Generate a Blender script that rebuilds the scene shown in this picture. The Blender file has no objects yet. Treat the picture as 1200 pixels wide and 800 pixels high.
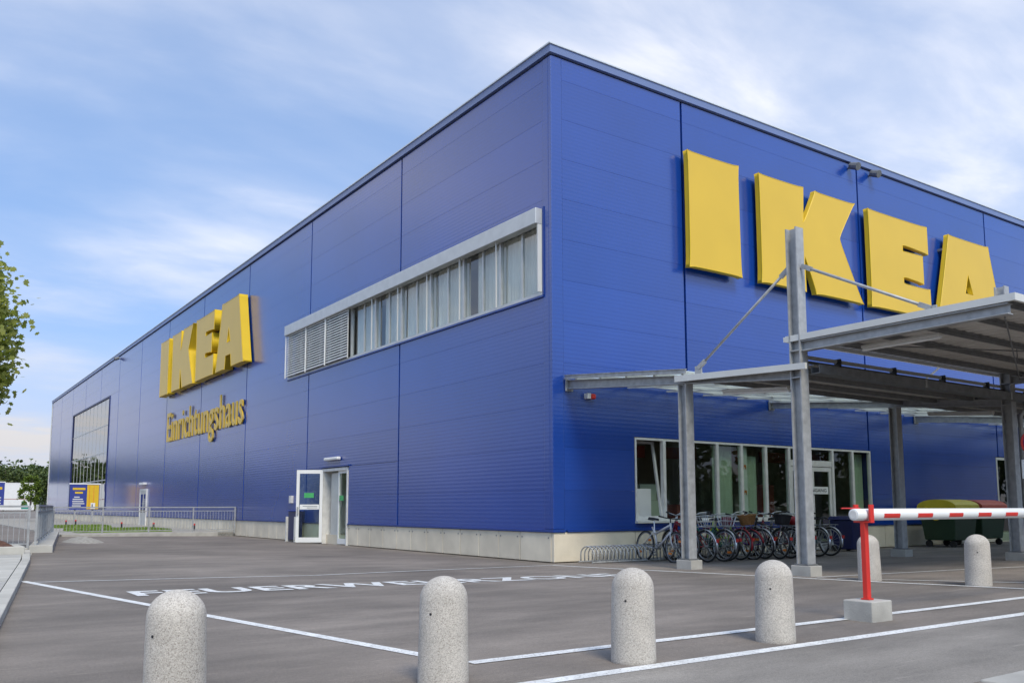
import bpy, math, random
import numpy as np
from mathutils import Vector, Matrix

R = math.radians
random.seed(7)
rng = np.random.default_rng(11)
S = bpy.context.scene
COL = S.collection

# ------------------------------------------------------------------ camera
cam_d = bpy.data.cameras.new('camera')
cam = bpy.data.objects.new('camera', cam_d)
COL.objects.link(cam)
cam_d.sensor_fit = 'HORIZONTAL'
cam_d.sensor_width = 36.0
cam_d.lens = 30.656
cam_d.shift_y = 0.06877
cam_d.clip_start = 0.1
cam_d.clip_end = 3000.0
cam.location = (-11.4075, -14.9278, 1.2)
_yaw, _pit, _rol = R(34.693), R(6.187), R(-0.078)
_F = Vector((math.sin(_yaw) * math.cos(_pit), math.cos(_yaw) * math.cos(_pit), math.sin(_pit)))
_Rt = Vector((math.cos(_yaw), -math.sin(_yaw), 0.0))
_U = _Rt.cross(_F)
_r = math.cos(_rol) * _Rt + math.sin(_rol) * _U
_u = -math.sin(_rol) * _Rt + math.cos(_rol) * _U
cam.rotation_euler = Matrix((_r, _u, -_F)).transposed().to_euler()
S.camera = cam

# ------------------------------------------------------------------ world, sun, exposure
SUN_AZ = R(196.0)          # degrees clockwise from +Y (towards +X)
SUN_EL = R(48.0)
W = bpy.data.worlds.new('World')
S.world = W
W.use_nodes = True
nt = W.node_tree
nt.nodes.clear()
def N(t, **kw):
    n = nt.nodes.new(t)
    for k, v in kw.items():
        setattr(n, k, v)
    return n
sky = N('ShaderNodeTexSky', sky_type='NISHITA')
sky.sun_disc = False
sky.sun_elevation = SUN_EL
sky.sun_rotation = SUN_AZ
sky.altitude = 300
sky.air_density = 1.0
sky.dust_density = 1.0
sky.ozone_density = 1.6
tc = N('ShaderNodeTexCoord')
sep = N('ShaderNodeSeparateXYZ')
nt.links.new(tc.outputs['Generated'], sep.inputs[0])
zc = N('ShaderNodeMath', operation='MAXIMUM'); zc.inputs[1].default_value = 0.0
nt.links.new(sep.outputs['Z'], zc.inputs[0])
za = N('ShaderNodeMath', operation='ADD'); za.inputs[1].default_value = 0.16
nt.links.new(zc.outputs[0], za.inputs[0])
dx = N('ShaderNodeMath', operation='DIVIDE'); dy = N('ShaderNodeMath', operation='DIVIDE')
nt.links.new(sep.outputs['X'], dx.inputs[0]); nt.links.new(za.outputs[0], dx.inputs[1])
nt.links.new(sep.outputs['Y'], dy.inputs[0]); nt.links.new(za.outputs[0], dy.inputs[1])
cmb = N('ShaderNodeCombineXYZ')
nt.links.new(dx.outputs[0], cmb.inputs[0]); nt.links.new(dy.outputs[0], cmb.inputs[1])
def cloud_noise(scale, rot, stretch, detail, rough, lo, hi, off):
    mp = N('ShaderNodeMapping')
    mp.inputs['Rotation'].default_value = (0, 0, R(rot))
    mp.inputs['Scale'].default_value = (stretch[0], stretch[1], 1)
    mp.inputs['Location'].default_value = off
    nt.links.new(cmb.outputs[0], mp.inputs[0])
    no = N('ShaderNodeTexNoise')
    no.inputs['Scale'].default_value = scale
    no.inputs['Detail'].default_value = detail
    no.inputs['Roughness'].default_value = rough
    no.inputs['Distortion'].default_value = 0.35
    nt.links.new(mp.outputs[0], no.inputs['Vector'])
    mr = N('ShaderNodeMapRange', interpolation_type='SMOOTHSTEP')
    mr.inputs['From Min'].default_value = lo
    mr.inputs['From Max'].default_value = hi
    nt.links.new(no.outputs['Fac'], mr.inputs['Value'])
    return mr.outputs[0]
c1 = cloud_noise(0.75, 34, (0.8, 1.4), 7, 0.50, 0.36, 0.82, (18.8, 0.7, 0))
c2 = cloud_noise(2.6, 32, (0.75, 1.4), 7, 0.55, 0.34, 0.74, (11.0, 1.0, 0))
mulc = N('ShaderNodeMath', operation='MULTIPLY'); nt.links.new(c1, mulc.inputs[0])
h2 = N('ShaderNodeMath', operation='MULTIPLY_ADD'); h2.inputs[1].default_value = 0.75; h2.inputs[2].default_value = 0.45
nt.links.new(c2, h2.inputs[0]); nt.links.new(h2.outputs[0], mulc.inputs[1])
veil = N('ShaderNodeMath', operation='MULTIPLY_ADD', use_clamp=True); veil.inputs[1].default_value = 0.86; veil.inputs[2].default_value = 0.13
nt.links.new(mulc.outputs[0], veil.inputs[0])
# the sky is sampled a little above the true direction, so the horizon stays blue rather than milky
lift = N('ShaderNodeMath', operation='ADD'); lift.inputs[1].default_value = 0.30
nt.links.new(zc.outputs[0], lift.inputs[0])
svec = N('ShaderNodeCombineXYZ')
nt.links.new(sep.outputs['X'], svec.inputs[0]); nt.links.new(sep.outputs['Y'], svec.inputs[1]); nt.links.new(lift.outputs[0], svec.inputs[2])
snrm = N('ShaderNodeVectorMath', operation='NORMALIZE'); nt.links.new(svec.outputs[0], snrm.inputs[0])
nt.links.new(snrm.outputs[0], sky.inputs[0])
tint = N('ShaderNodeMix', data_type='RGBA', blend_type='MULTIPLY')
tint.inputs['Factor'].default_value = 1.0
tint.inputs['B'].default_value = (0.98, 1.42, 1.68, 1)
nt.links.new(sky.outputs[0], tint.inputs['A'])
# the cloud layer closes up and greys towards the horizon
hz = N('ShaderNodeMapRange', interpolation_type='SMOOTHSTEP')
hz.inputs['From Min'].default_value = 0.0; hz.inputs['From Max'].default_value = 0.24
hz.inputs['To Min'].default_value = 0.62; hz.inputs['To Max'].default_value = 0.0
nt.links.new(zc.outputs[0], hz.inputs['Value'])
veil2 = N('ShaderNodeMath', operation='ADD', use_clamp=True)
nt.links.new(veil.outputs[0], veil2.inputs[0]); nt.links.new(hz.outputs[0], veil2.inputs[1])
hc = N('ShaderNodeMapRange', interpolation_type='SMOOTHSTEP')
hc.inputs['From Min'].default_value = 0.0; hc.inputs['From Max'].default_value = 0.38
nt.links.new(zc.outputs[0], hc.inputs['Value'])
ccol = N('ShaderNodeMix', data_type='RGBA')
ccol.inputs['A'].default_value = (4.1, 4.05, 4.2, 1); ccol.inputs['B'].default_value = (7.9, 7.6, 7.4, 1)
nt.links.new(hc.outputs[0], ccol.inputs['Factor'])
mixc = N('ShaderNodeMix', data_type='RGBA')
nt.links.new(veil2.outputs[0], mixc.inputs['Factor'])
nt.links.new(ccol.outputs['Result'], mixc.inputs['B'])
nt.links.new(tint.outputs['Result'], mixc.inputs['A'])
bg = N('ShaderNodeBackground'); bg.inputs['Strength'].default_value = 0.14
nt.links.new(mixc.outputs['Result'], bg.inputs['Color'])
wo = N('ShaderNodeOutputWorld'); nt.links.new(bg.outputs[0], wo.inputs[0])

sun_d = bpy.data.lights.new('sun', 'SUN')
sun_d.energy = 2.2
sun_d.angle = R(18)
sun_d.color = (1.0, 0.89, 0.72)
sun = bpy.data.objects.new('sun', sun_d)
COL.objects.link(sun)
_sd = Vector((math.sin(SUN_AZ) * math.cos(SUN_EL), math.cos(SUN_AZ) * math.cos(SUN_EL), math.sin(SUN_EL)))
sun.rotation_euler = _sd.to_track_quat('Z', 'Y').to_euler()
sun.location = (0, -20, 30)

vs = S.view_settings
vs.view_transform = 'Standard'
vs.look = 'None'
vs.exposure = 0.32
vs.gamma = 1.0
vs.use_curve_mapping = False
S.cycles.use_denoising = True
S.cycles.max_bounces = 7
S.cycles.transparent_max_bounces = 12
S.cycles.caustics_reflective = False
S.cycles.caustics_refractive = False

# ------------------------------------------------------------------ materials
MATS = {}
def mat(name, col, rough=0.6, metal=0.0, var=0.08, scale=6.0, bump=0.0, bscale=40.0, spec=0.5, rnd=0.0, coat=0.0):
    m = bpy.data.materials.new(name)
    m.use_nodes = True
    t = m.node_tree
    b = t.nodes['Principled BSDF']
    b.inputs['Roughness'].default_value = rough
    b.inputs['Metallic'].default_value = metal
    b.inputs['Specular IOR Level'].default_value = spec
    b.inputs['Coat Weight'].default_value = coat
    b.inputs['Coat Roughness'].default_value = 0.20
    g = t.nodes.new('ShaderNodeNewGeometry')
    no = t.nodes.new('ShaderNodeTexNoise')
    no.inputs['Scale'].default_value = scale
    no.inputs['Detail'].default_value = 6
    t.links.new(g.outputs['Position'], no.inputs['Vector'])
    hs = t.nodes.new('ShaderNodeMapRange')
    hs.inputs['From Min'].default_value = 0.25
    hs.inputs['From Max'].default_value = 0.75
    hs.inputs['To Min'].default_value = 1 - var
    hs.inputs['To Max'].default_value = 1 + var
    t.links.new(no.outputs['Fac'], hs.inputs['Value'])
    val = hs.outputs[0]
    if rnd:
        oi = t.nodes.new('ShaderNodeObjectInfo')
        r2 = t.nodes.new('ShaderNodeMapRange')
        r2.inputs['To Min'].default_value = 1 - rnd
        r2.inputs['To Max'].default_value = 1 + rnd
        t.links.new(oi.outputs['Random'], r2.inputs['Value'])
        mu = t.nodes.new('ShaderNodeMath'); mu.operation = 'MULTIPLY'
        t.links.new(val, mu.inputs[0]); t.links.new(r2.outputs[0], mu.inputs[1])
        val = mu.outputs[0]
    vm = t.nodes.new('ShaderNodeVectorMath'); vm.operation = 'SCALE'
    vm.inputs[0].default_value = col
    t.links.new(val, vm.inputs['Scale'])
    t.links.new(vm.outputs[0], b.inputs['Base Color'])
    if bump:
        n2 = t.nodes.new('ShaderNodeTexNoise')
        n2.inputs['Scale'].default_value = bscale
        n2.inputs['Detail'].default_value = 4
        t.links.new(g.outputs['Position'], n2.inputs['Vector'])
        bp = t.nodes.new('ShaderNodeBump')
        bp.inputs['Strength'].default_value = bump
        bp.inputs['Distance'].default_value = 0.02
        t.links.new(n2.outputs['Fac'], bp.inputs['Height'])
        t.links.new(bp.outputs[0], b.inputs['Normal'])
    MATS[name] = m
    return m

def nodes_of(m):
    t = m.node_tree
    return t, t.nodes['Principled BSDF']

mat('panel', (0.008, 0.050, 0.29), 0.22, var=0.10, scale=0.35, rnd=0.07, spec=0.8, coat=0.55)
# fine horizontal ribs of the cladding (relief only)
t, b = nodes_of(MATS['panel'])
g = t.nodes.new('ShaderNodeNewGeometry'); sx = t.nodes.new('ShaderNodeSeparateXYZ')
t.links.new(g.outputs['Position'], sx.inputs[0])
m1 = t.nodes.new('ShaderNodeMath'); m1.operation = 'MULTIPLY'; m1.inputs[1].default_value = 2 * math.pi / 0.093
t.links.new(sx.outputs['Z'], m1.inputs[0])
m2 = t.nodes.new('ShaderNodeMath'); m2.operation = 'SINE'; t.links.new(m1.outputs[0], m2.inputs[0])
bp = t.nodes.new('ShaderNodeBump'); bp.inputs['Strength'].default_value = 0.15; bp.inputs['Distance'].default_value = 0.003
wv = t.nodes.new('ShaderNodeTexNoise'); wv.inputs['Scale'].default_value = 0.9; wv.inputs['Detail'].default_value = 2
t.links.new(g.outputs['Position'], wv.inputs['Vector'])
ad = t.nodes.new('ShaderNodeMath'); ad.operation = 'MULTIPLY_ADD'; ad.inputs[1].default_value = 1.5
t.links.new(wv.outputs['Fac'], ad.inputs[0]); t.links.new(m2.outputs[0], ad.inputs[2])
t.links.new(ad.outputs[0], bp.inputs['Height']); t.links.new(bp.outputs[0], b.inputs['Normal'])
mat('seam', (0.012, 0.028, 0.20), 0.5, var=0.05)
mat('trim_blue', (0.011, 0.046, 0.25), 0.34, var=0.05, scale=0.8, spec=0.7)
mat('parapet', (0.15, 0.20, 0.37), 0.35, var=0.05, scale=0.7)
mat('parapet_cap', (0.62, 0.66, 0.70), 0.4, var=0.05)
mat('roofing', (0.25, 0.25, 0.25), 0.9, var=0.1, scale=0.5)
mat('precast', (0.67, 0.60, 0.475), 0.85, var=0.14, scale=1.6, bump=0.1, bscale=30, rnd=0.05)
mat('concrete', (0.40, 0.385, 0.35), 0.9, var=0.18, scale=4.0, bump=0.2, bscale=50, rnd=0.05)
mat('pale_concrete', (0.47, 0.45, 0.40), 0.9, var=0.15, scale=2.0, bump=0.15, bscale=40, rnd=0.06)
mat('yellow', (0.68, 0.44, 0.03), 0.36, var=0.04, scale=0.8, spec=0.55)
mat('yellow_edge', (0.74, 0.50, 0.02), 0.45, var=0.05, scale=1.0, spec=0.4)
mat('galv', (0.37, 0.375, 0.375), 0.5, metal=0.2, var=0.22, scale=9.0)
mat('galv_dark', (0.17, 0.175, 0.18), 0.55, metal=0.3, var=0.2, scale=8.0)
mat('sheet', (0.58, 0.56, 0.53), 0.6, var=0.1, scale=2.0)
mat('fascia', (0.62, 0.62, 0.59), 0.45, var=0.06, scale=2.0)
mat('white', (0.78, 0.78, 0.76), 0.4, var=0.04, scale=3.0)
mat('white_dirty', (0.66, 0.65, 0.62), 0.5, var=0.14, scale=5.0)
mat('aluminium', (0.55, 0.56, 0.55), 0.4, metal=0.3, var=0.08, scale=4.0)
mat('red', (0.62, 0.03, 0.02), 0.45, var=0.08, scale=5)
mat('dark', (0.018, 0.018, 0.02), 0.6, var=0.2)
mat('black', (0.012, 0.012, 0.013), 0.55, var=0.2)
mat('rubber', (0.025, 0.024, 0.023), 0.8, var=0.2, scale=10)
mat('chrome', (0.55, 0.56, 0.57), 0.28, metal=0.9, var=0.08)
mat('navy', (0.010, 0.016, 0.085), 0.4, var=0.1)
mat('board_blue', (0.03, 0.05, 0.26), 0.5, var=0.06)
mat('board_yellow', (0.72, 0.46, 0.02), 0.5, var=0.05)
mat('sign_blue', (0.02, 0.06, 0.38), 0.4, var=0.03)
mat('green_sign', (0.06, 0.38, 0.12), 0.5, var=0.1)
mat('teal', (0.03, 0.26, 0.20), 0.5, var=0.1)
mat('bin_green', (0.018, 0.048, 0.022), 0.45, var=0.12, scale=4)
mat('lid_yellow', (0.62, 0.50, 0.03), 0.4, var=0.07, scale=4)
mat('lid_red', (0.50, 0.10, 0.06), 0.45, var=0.07, scale=4)
mat('wicker', (0.32, 0.15, 0.045), 0.8, var=0.3, scale=60, bump=0.6, bscale=90)
mat('orange', (0.70, 0.20, 0.03), 0.4, var=0.1)
mat('soil', (0.12, 0.055, 0.035), 0.95, var=0.5, scale=14, bump=0.8, bscale=25)
mat('grass_blade', (0.15, 0.24, 0.03), 0.7, var=0.4, scale=1.5)
mat('gravel', (0.34, 0.32, 0.28), 0.9, var=0.35, scale=14, bump=0.7, bscale=20)
mat('bark', (0.10, 0.08, 0.06), 0.9, var=0.3, scale=12, bump=0.5)
mat('curtain', (0.84, 0.83, 0.78), 0.9, var=0.1, scale=1.2)
mat('interior', (0.36, 0.33, 0.26), 0.9, var=0.35, scale=0.8)
mat('interior_pale', (0.72, 0.73, 0.68), 0.9, var=0.15, scale=1.0)
mat('interior_green', (0.48, 0.54, 0.42), 0.9, var=0.15, scale=1.0)
mat('interior_red', (0.26, 0.055, 0.04), 0.8, var=0.2)
mat('interior_floor', (0.16, 0.14, 0.12), 0.5, var=0.2)
mat('paint', (0.72, 0.72, 0.70), 0.6, var=0.20, scale=9.0)
for nm, c in (('silver', (0.55, 0.55, 0.56)), ('bike_red', (0.30, 0.012, 0.02)), ('bike_green', (0.015, 0.12, 0.09)),
              ('bike_purple', (0.10, 0.03, 0.20)), ('bike_black', (0.02, 0.02, 0.022)), ('bike_blue', (0.02, 0.05, 0.22)),
              ('bike_lime', (0.38, 0.55, 0.03)), ('bike_maroon', (0.16, 0.012, 0.03)), ('bike_grey', (0.2, 0.21, 0.22))):
    mat(nm, c, 0.3, metal=0.15, var=0.05)

def leaf_mat(name, c1, c2, trans=0.35):
    m = bpy.data.materials.new(name); m.use_nodes = True
    t = m.node_tree; b = t.nodes['Principled BSDF']; out = t.nodes['Material Output']
    g = t.nodes.new('ShaderNodeNewGeometry')
    rm = t.nodes.new('ShaderNodeMix'); rm.data_type = 'RGBA'
    rm.inputs['A'].default_value = (*c1, 1); rm.inputs['B'].default_value = (*c2, 1)
    t.links.new(g.outputs['Random Per Island'], rm.inputs['Factor'])
    t.links.new(rm.outputs['Result'], b.inputs['Base Color'])
    b.inputs['Roughness'].default_value = 0.6
    tr = t.nodes.new('ShaderNodeBsdfTranslucent')
    t.links.new(rm.outputs['Result'], tr.inputs['Color'])
    mx = t.nodes.new('ShaderNodeMixShader'); mx.inputs[0].default_value = trans
    t.links.new(b.outputs[0], mx.inputs[1]); t.links.new(tr.outputs[0], mx.inputs[2])
    t.links.new(mx.outputs[0], out.inputs[0])
    MATS[name] = m
leaf_mat('leaf', (0.24, 0.30, 0.035), (0.50, 0.52, 0.15), 0.6)
leaf_mat('leaf_bright', (0.11, 0.17, 0.02), (0.20, 0.28, 0.04))
leaf_mat('leaf_wood', (0.035, 0.065, 0.014), (0.11, 0.145, 0.03), 0.2)
leaf_mat('grass', (0.13, 0.21, 0.025), (0.22, 0.32, 0.05), 0.2)

def glass_mat(name, tint, rough=0.01, ior=1.5, extra=0.0):
    m = bpy.data.materials.new(name); m.use_nodes = True
    t = m.node_tree; t.nodes.remove(t.nodes['Principled BSDF']); out = t.nodes['Material Output']
    tp = t.nodes.new('ShaderNodeBsdfTransparent'); tp.inputs[0].default_value = (*tint, 1)
    gl = t.nodes.new('ShaderNodeBsdfGlossy'); gl.inputs['Roughness'].default_value = rough
    fr = t.nodes.new('ShaderNodeFresnel'); fr.inputs['IOR'].default_value = ior
    ad = t.nodes.new('ShaderNodeMath'); ad.operation = 'MULTIPLY_ADD'; ad.use_clamp = True
    ad.inputs[1].default_value = 1.0 - extra; ad.inputs[2].default_value = extra
    t.links.new(fr.outputs[0], ad.inputs[0])
    # slight waviness of the panes
    g = t.nodes.new('ShaderNodeNewGeometry'); no = t.nodes.new('ShaderNodeTexNoise')
    no.inputs['Scale'].default_value = 0.8; no.inputs['Detail'].default_value = 1
    t.links.new(g.outputs['Position'], no.inputs['Vector'])
    bp = t.nodes.new('ShaderNodeBump'); bp.inputs['Strength'].default_value = 0.15; bp.inputs['Distance'].default_value = 0.02
    t.links.new(no.outputs['Fac'], bp.inputs['Height']); t.links.new(bp.outputs[0], gl.inputs['Normal'])
    mx = t.nodes.new('ShaderNodeMixShader')
    # only the outer face reflects; rays leaving through the inner face pass
    inv = t.nodes.new('ShaderNodeMath'); inv.operation = 'SUBTRACT'; inv.inputs[0].default_value = 1.0
    t.links.new(g.outputs['Backfacing'], inv.inputs[1])
    ml = t.nodes.new('ShaderNodeMath'); ml.operation = 'MULTIPLY'
    t.links.new(ad.outputs[0], ml.inputs[0]); t.links.new(inv.outputs[0], ml.inputs[1])
    t.links.new(ml.outputs[0], mx.inputs[0]); t.links.new(tp.outputs[0], mx.inputs[1]); t.links.new(gl.outputs[0], mx.inputs[2])
    t.links.new(mx.outputs[0], out.inputs[0])
    MATS[name] = m
glass_mat('glass', (0.86, 0.92, 0.88), extra=0.03)
glass_mat('glass_reflective', (0.25, 0.32, 0.28), extra=0.55)
glass_mat('glass_coated', (0.92, 0.94, 0.92), extra=0.12)
def translucent_mat():
    m = bpy.data.materials.new('polycarbonate'); m.use_nodes = True
    t = m.node_tree; b = t.nodes['Principled BSDF']; out = t.nodes['Material Output']
    b.inputs['Base Color'].default_value = (0.6, 0.66, 0.62, 1); b.inputs['Roughness'].default_value = 0.3
    tr = t.nodes.new('ShaderNodeBsdfTranslucent'); tr.inputs[0].default_value = (0.75, 0.85, 0.80, 1)
    tp = t.nodes.new('ShaderNodeBsdfTransparent'); tp.inputs[0].default_value = (0.8, 0.9, 0.86, 1)
    no = t.nodes.new('ShaderNodeTexNoise'); no.inputs['Scale'].default_value = 3
    m1 = t.nodes.new('ShaderNodeMixShader'); m1.inputs[0].default_value = 0.6
    m2 = t.nodes.new('ShaderNodeMixShader'); m2.inputs[0].default_value = 0.3
    t.links.new(b.outputs[0], m1.inputs[1]); t.links.new(tr.outputs[0], m1.inputs[2])
    t.links.new(m1.outputs[0], m2.inputs[1]); t.links.new(tp.outputs[0], m2.inputs[2])
    t.links.new(m2.outputs[0], out.inputs[0])
    MATS['polycarbonate'] = m
translucent_mat()

# asphalt: pale worn grey with fine aggregate, tonal patches and tyre scuffs
def asphalt():
    m = mat('asphalt', (0.205, 0.176, 0.150), 0.85, var=0.2, scale=0.35, bump=0.35, bscale=140)
    t, b = nodes_of(m)
    vm = [n for n in t.nodes if n.type == 'VECT_MATH'][0]
    g = [n for n in t.nodes if n.type == 'NEW_GEOMETRY'][0]
    src = vm.inputs['Scale'].links[0].from_socket
    def tex(scale, lo, hi, a, bb, vec=None, detail=5):
        no = t.nodes.new('ShaderNodeTexNoise'); no.inputs['Scale'].default_value = scale; no.inputs['Detail'].default_value = detail
        no.inputs['Roughness'].default_value = 0.65
        t.links.new(vec or g.outputs['Position'], no.inputs['Vector'])
        mr = t.nodes.new('ShaderNodeMapRange')
        mr.inputs['From Min'].default_value = lo; mr.inputs['From Max'].default_value = hi
        mr.inputs['To Min'].default_value = a; mr.inputs['To Max'].default_value = bb
        t.links.new(no.outputs['Fac'], mr.inputs['Value'])
        return mr.outputs[0]
    def mul(a, c):
        n = t.nodes.new('ShaderNodeMath'); n.operation = 'MULTIPLY'
        t.links.new(a, n.inputs[0]); t.links.new(c, n.inputs[1]); return n.outputs[0]
    s = mul(src, tex(170.0, 0.3, 0.7, 0.72, 1.32, detail=2))
    s = mul(s, tex(38.0, 0.3, 0.7, 0.88, 1.12))
    mp = t.nodes.new('ShaderNodeMapping'); mp.inputs['Scale'].default_value = (0.6, 1.7, 1); mp.inputs['Rotation'].default_value = (0, 0, R(-14))
    t.links.new(g.outputs['Position'], mp.inputs[0])
    s = mul(s, tex(1.1, 0.35, 0.7, 0.78, 1.20, mp.outputs[0]))
    s = mul(s, tex(0.16, 0.40, 0.62, 0.84, 1.10))
    s = mul(s, tex(0.75, 0.66, 0.78, 1.0, 0.74, None, 6))
    mp2 = t.nodes.new('ShaderNodeMapping'); mp2.inputs['Scale'].default_value = (0.6, 9.0, 1); mp2.inputs['Rotation'].default_value = (0, 0, R(23))
    t.links.new(g.outputs['Position'], mp2.inputs[0])
    s = mul(s, tex(1.7, 0.62, 0.78, 1.0, 1.7, mp2.outputs[0], 8))
    mp3 = t.nodes.new('ShaderNodeMapping'); mp3.inputs['Scale'].default_value = (0.8, 7.0, 1); mp3.inputs['Rotation'].default_value = (0, 0, R(-31))
    t.links.new(g.outputs['Position'], mp3.inputs[0])
    s = mul(s, tex(1.3, 0.63, 0.78, 1.0, 1.6, mp3.outputs[0], 8))
    t.links.new(s, vm.inputs['Scale'])
asphalt()
# worn road paint: coverage varies
def wear_paint():
    t, b = nodes_of(MATS['paint'])
    g = t.nodes.new('ShaderNodeNewGeometry')
    no = t.nodes.new('ShaderNodeTexNoise'); no.inputs['Scale'].default_value = 55; no.inputs['Detail'].default_value = 5
    t.links.new(g.outputs['Position'], no.inputs['Vector'])
    mr = t.nodes.new('ShaderNodeMapRange'); mr.inputs['From Min'].default_value = 0.55; mr.inputs['From Max'].default_value = 0.70
    t.links.new(no.outputs['Fac'], mr.inputs['Value'])
    mx = t.nodes.new('ShaderNodeMix'); mx.data_type = 'RGBA'
    src = b.inputs['Base Color'].links[0].from_socket
    t.links.new(src, mx.inputs['A']); mx.inputs['B'].default_value = (0.26, 0.25, 0.245, 1)
    t.links.new(mr.outputs[0], mx.inputs['Factor']); t.links.new(mx.outputs['Result'], b.inputs['Base Color'])
wear_paint()
m_ = MATS['asphalt'].copy(); m_.name = 'asphalt_lane'
[n for n in m_.node_tree.nodes if n.type == 'VECT_MATH'][0].inputs[0].default_value = (0.245, 0.222, 0.194)
MATS['asphalt_lane'] = m_
# exposed aggregate of the bollards
def aggregate():
    m = mat('aggregate', (0.47, 0.44, 0.405), 0.9, var=0.16, scale=4, bump=0.0)
    t, b = nodes_of(m)
    g = t.nodes.new('ShaderNodeNewGeometry')
    vo = t.nodes.new('ShaderNodeTexVoronoi'); vo.inputs['Scale'].default_value = 220
    t.links.new(g.outputs['Position'], vo.inputs['Vector'])
    cr = t.nodes.new('ShaderNodeValToRGB')
    els = cr.color_ramp.elements
    els[0].position = 0.0; els[0].color = (0.29, 0.258, 0.225, 1)
    els[1].position = 1.0; els[1].color = (0.61, 0.57, 0.51, 1)
    e = els.new(0.22); e.color = (0.42, 0.385, 0.34, 1)
    e = els.new(0.55); e.color = (0.50, 0.46, 0.41, 1)
    sp = t.nodes.new('ShaderNodeSeparateColor'); t.links.new(vo.outputs['Color'], sp.inputs[0])
    t.links.new(sp.outputs[0], cr.inputs[0])
    mx = t.nodes.new('ShaderNodeMix'); mx.data_type = 'RGBA'; mx.blend_type = 'MULTIPLY'; mx.inputs['Factor'].default_value = 1.0
    vm = [n for n in t.nodes if n.type == 'VECT_MATH'][0]
    vm.inputs[0].default_value = (1.0, 1.0, 1.0)
    t.links.new(cr.outputs[0], mx.inputs['A']); t.links.new(vm.outputs[0], mx.inputs['B'])
    t.links.new(mx.outputs['Result'], b.inputs['Base Color'])
    bp = t.nodes.new('ShaderNodeBump'); bp.inputs['Strength'].default_value = 0.5; bp.inputs['Distance'].default_value = 0.004
    t.links.new(vo.outputs['Distance'], bp.inputs['Height']); bp.invert = True
    t.links.new(bp.outputs[0], b.inputs['Normal'])
aggregate()

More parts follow.
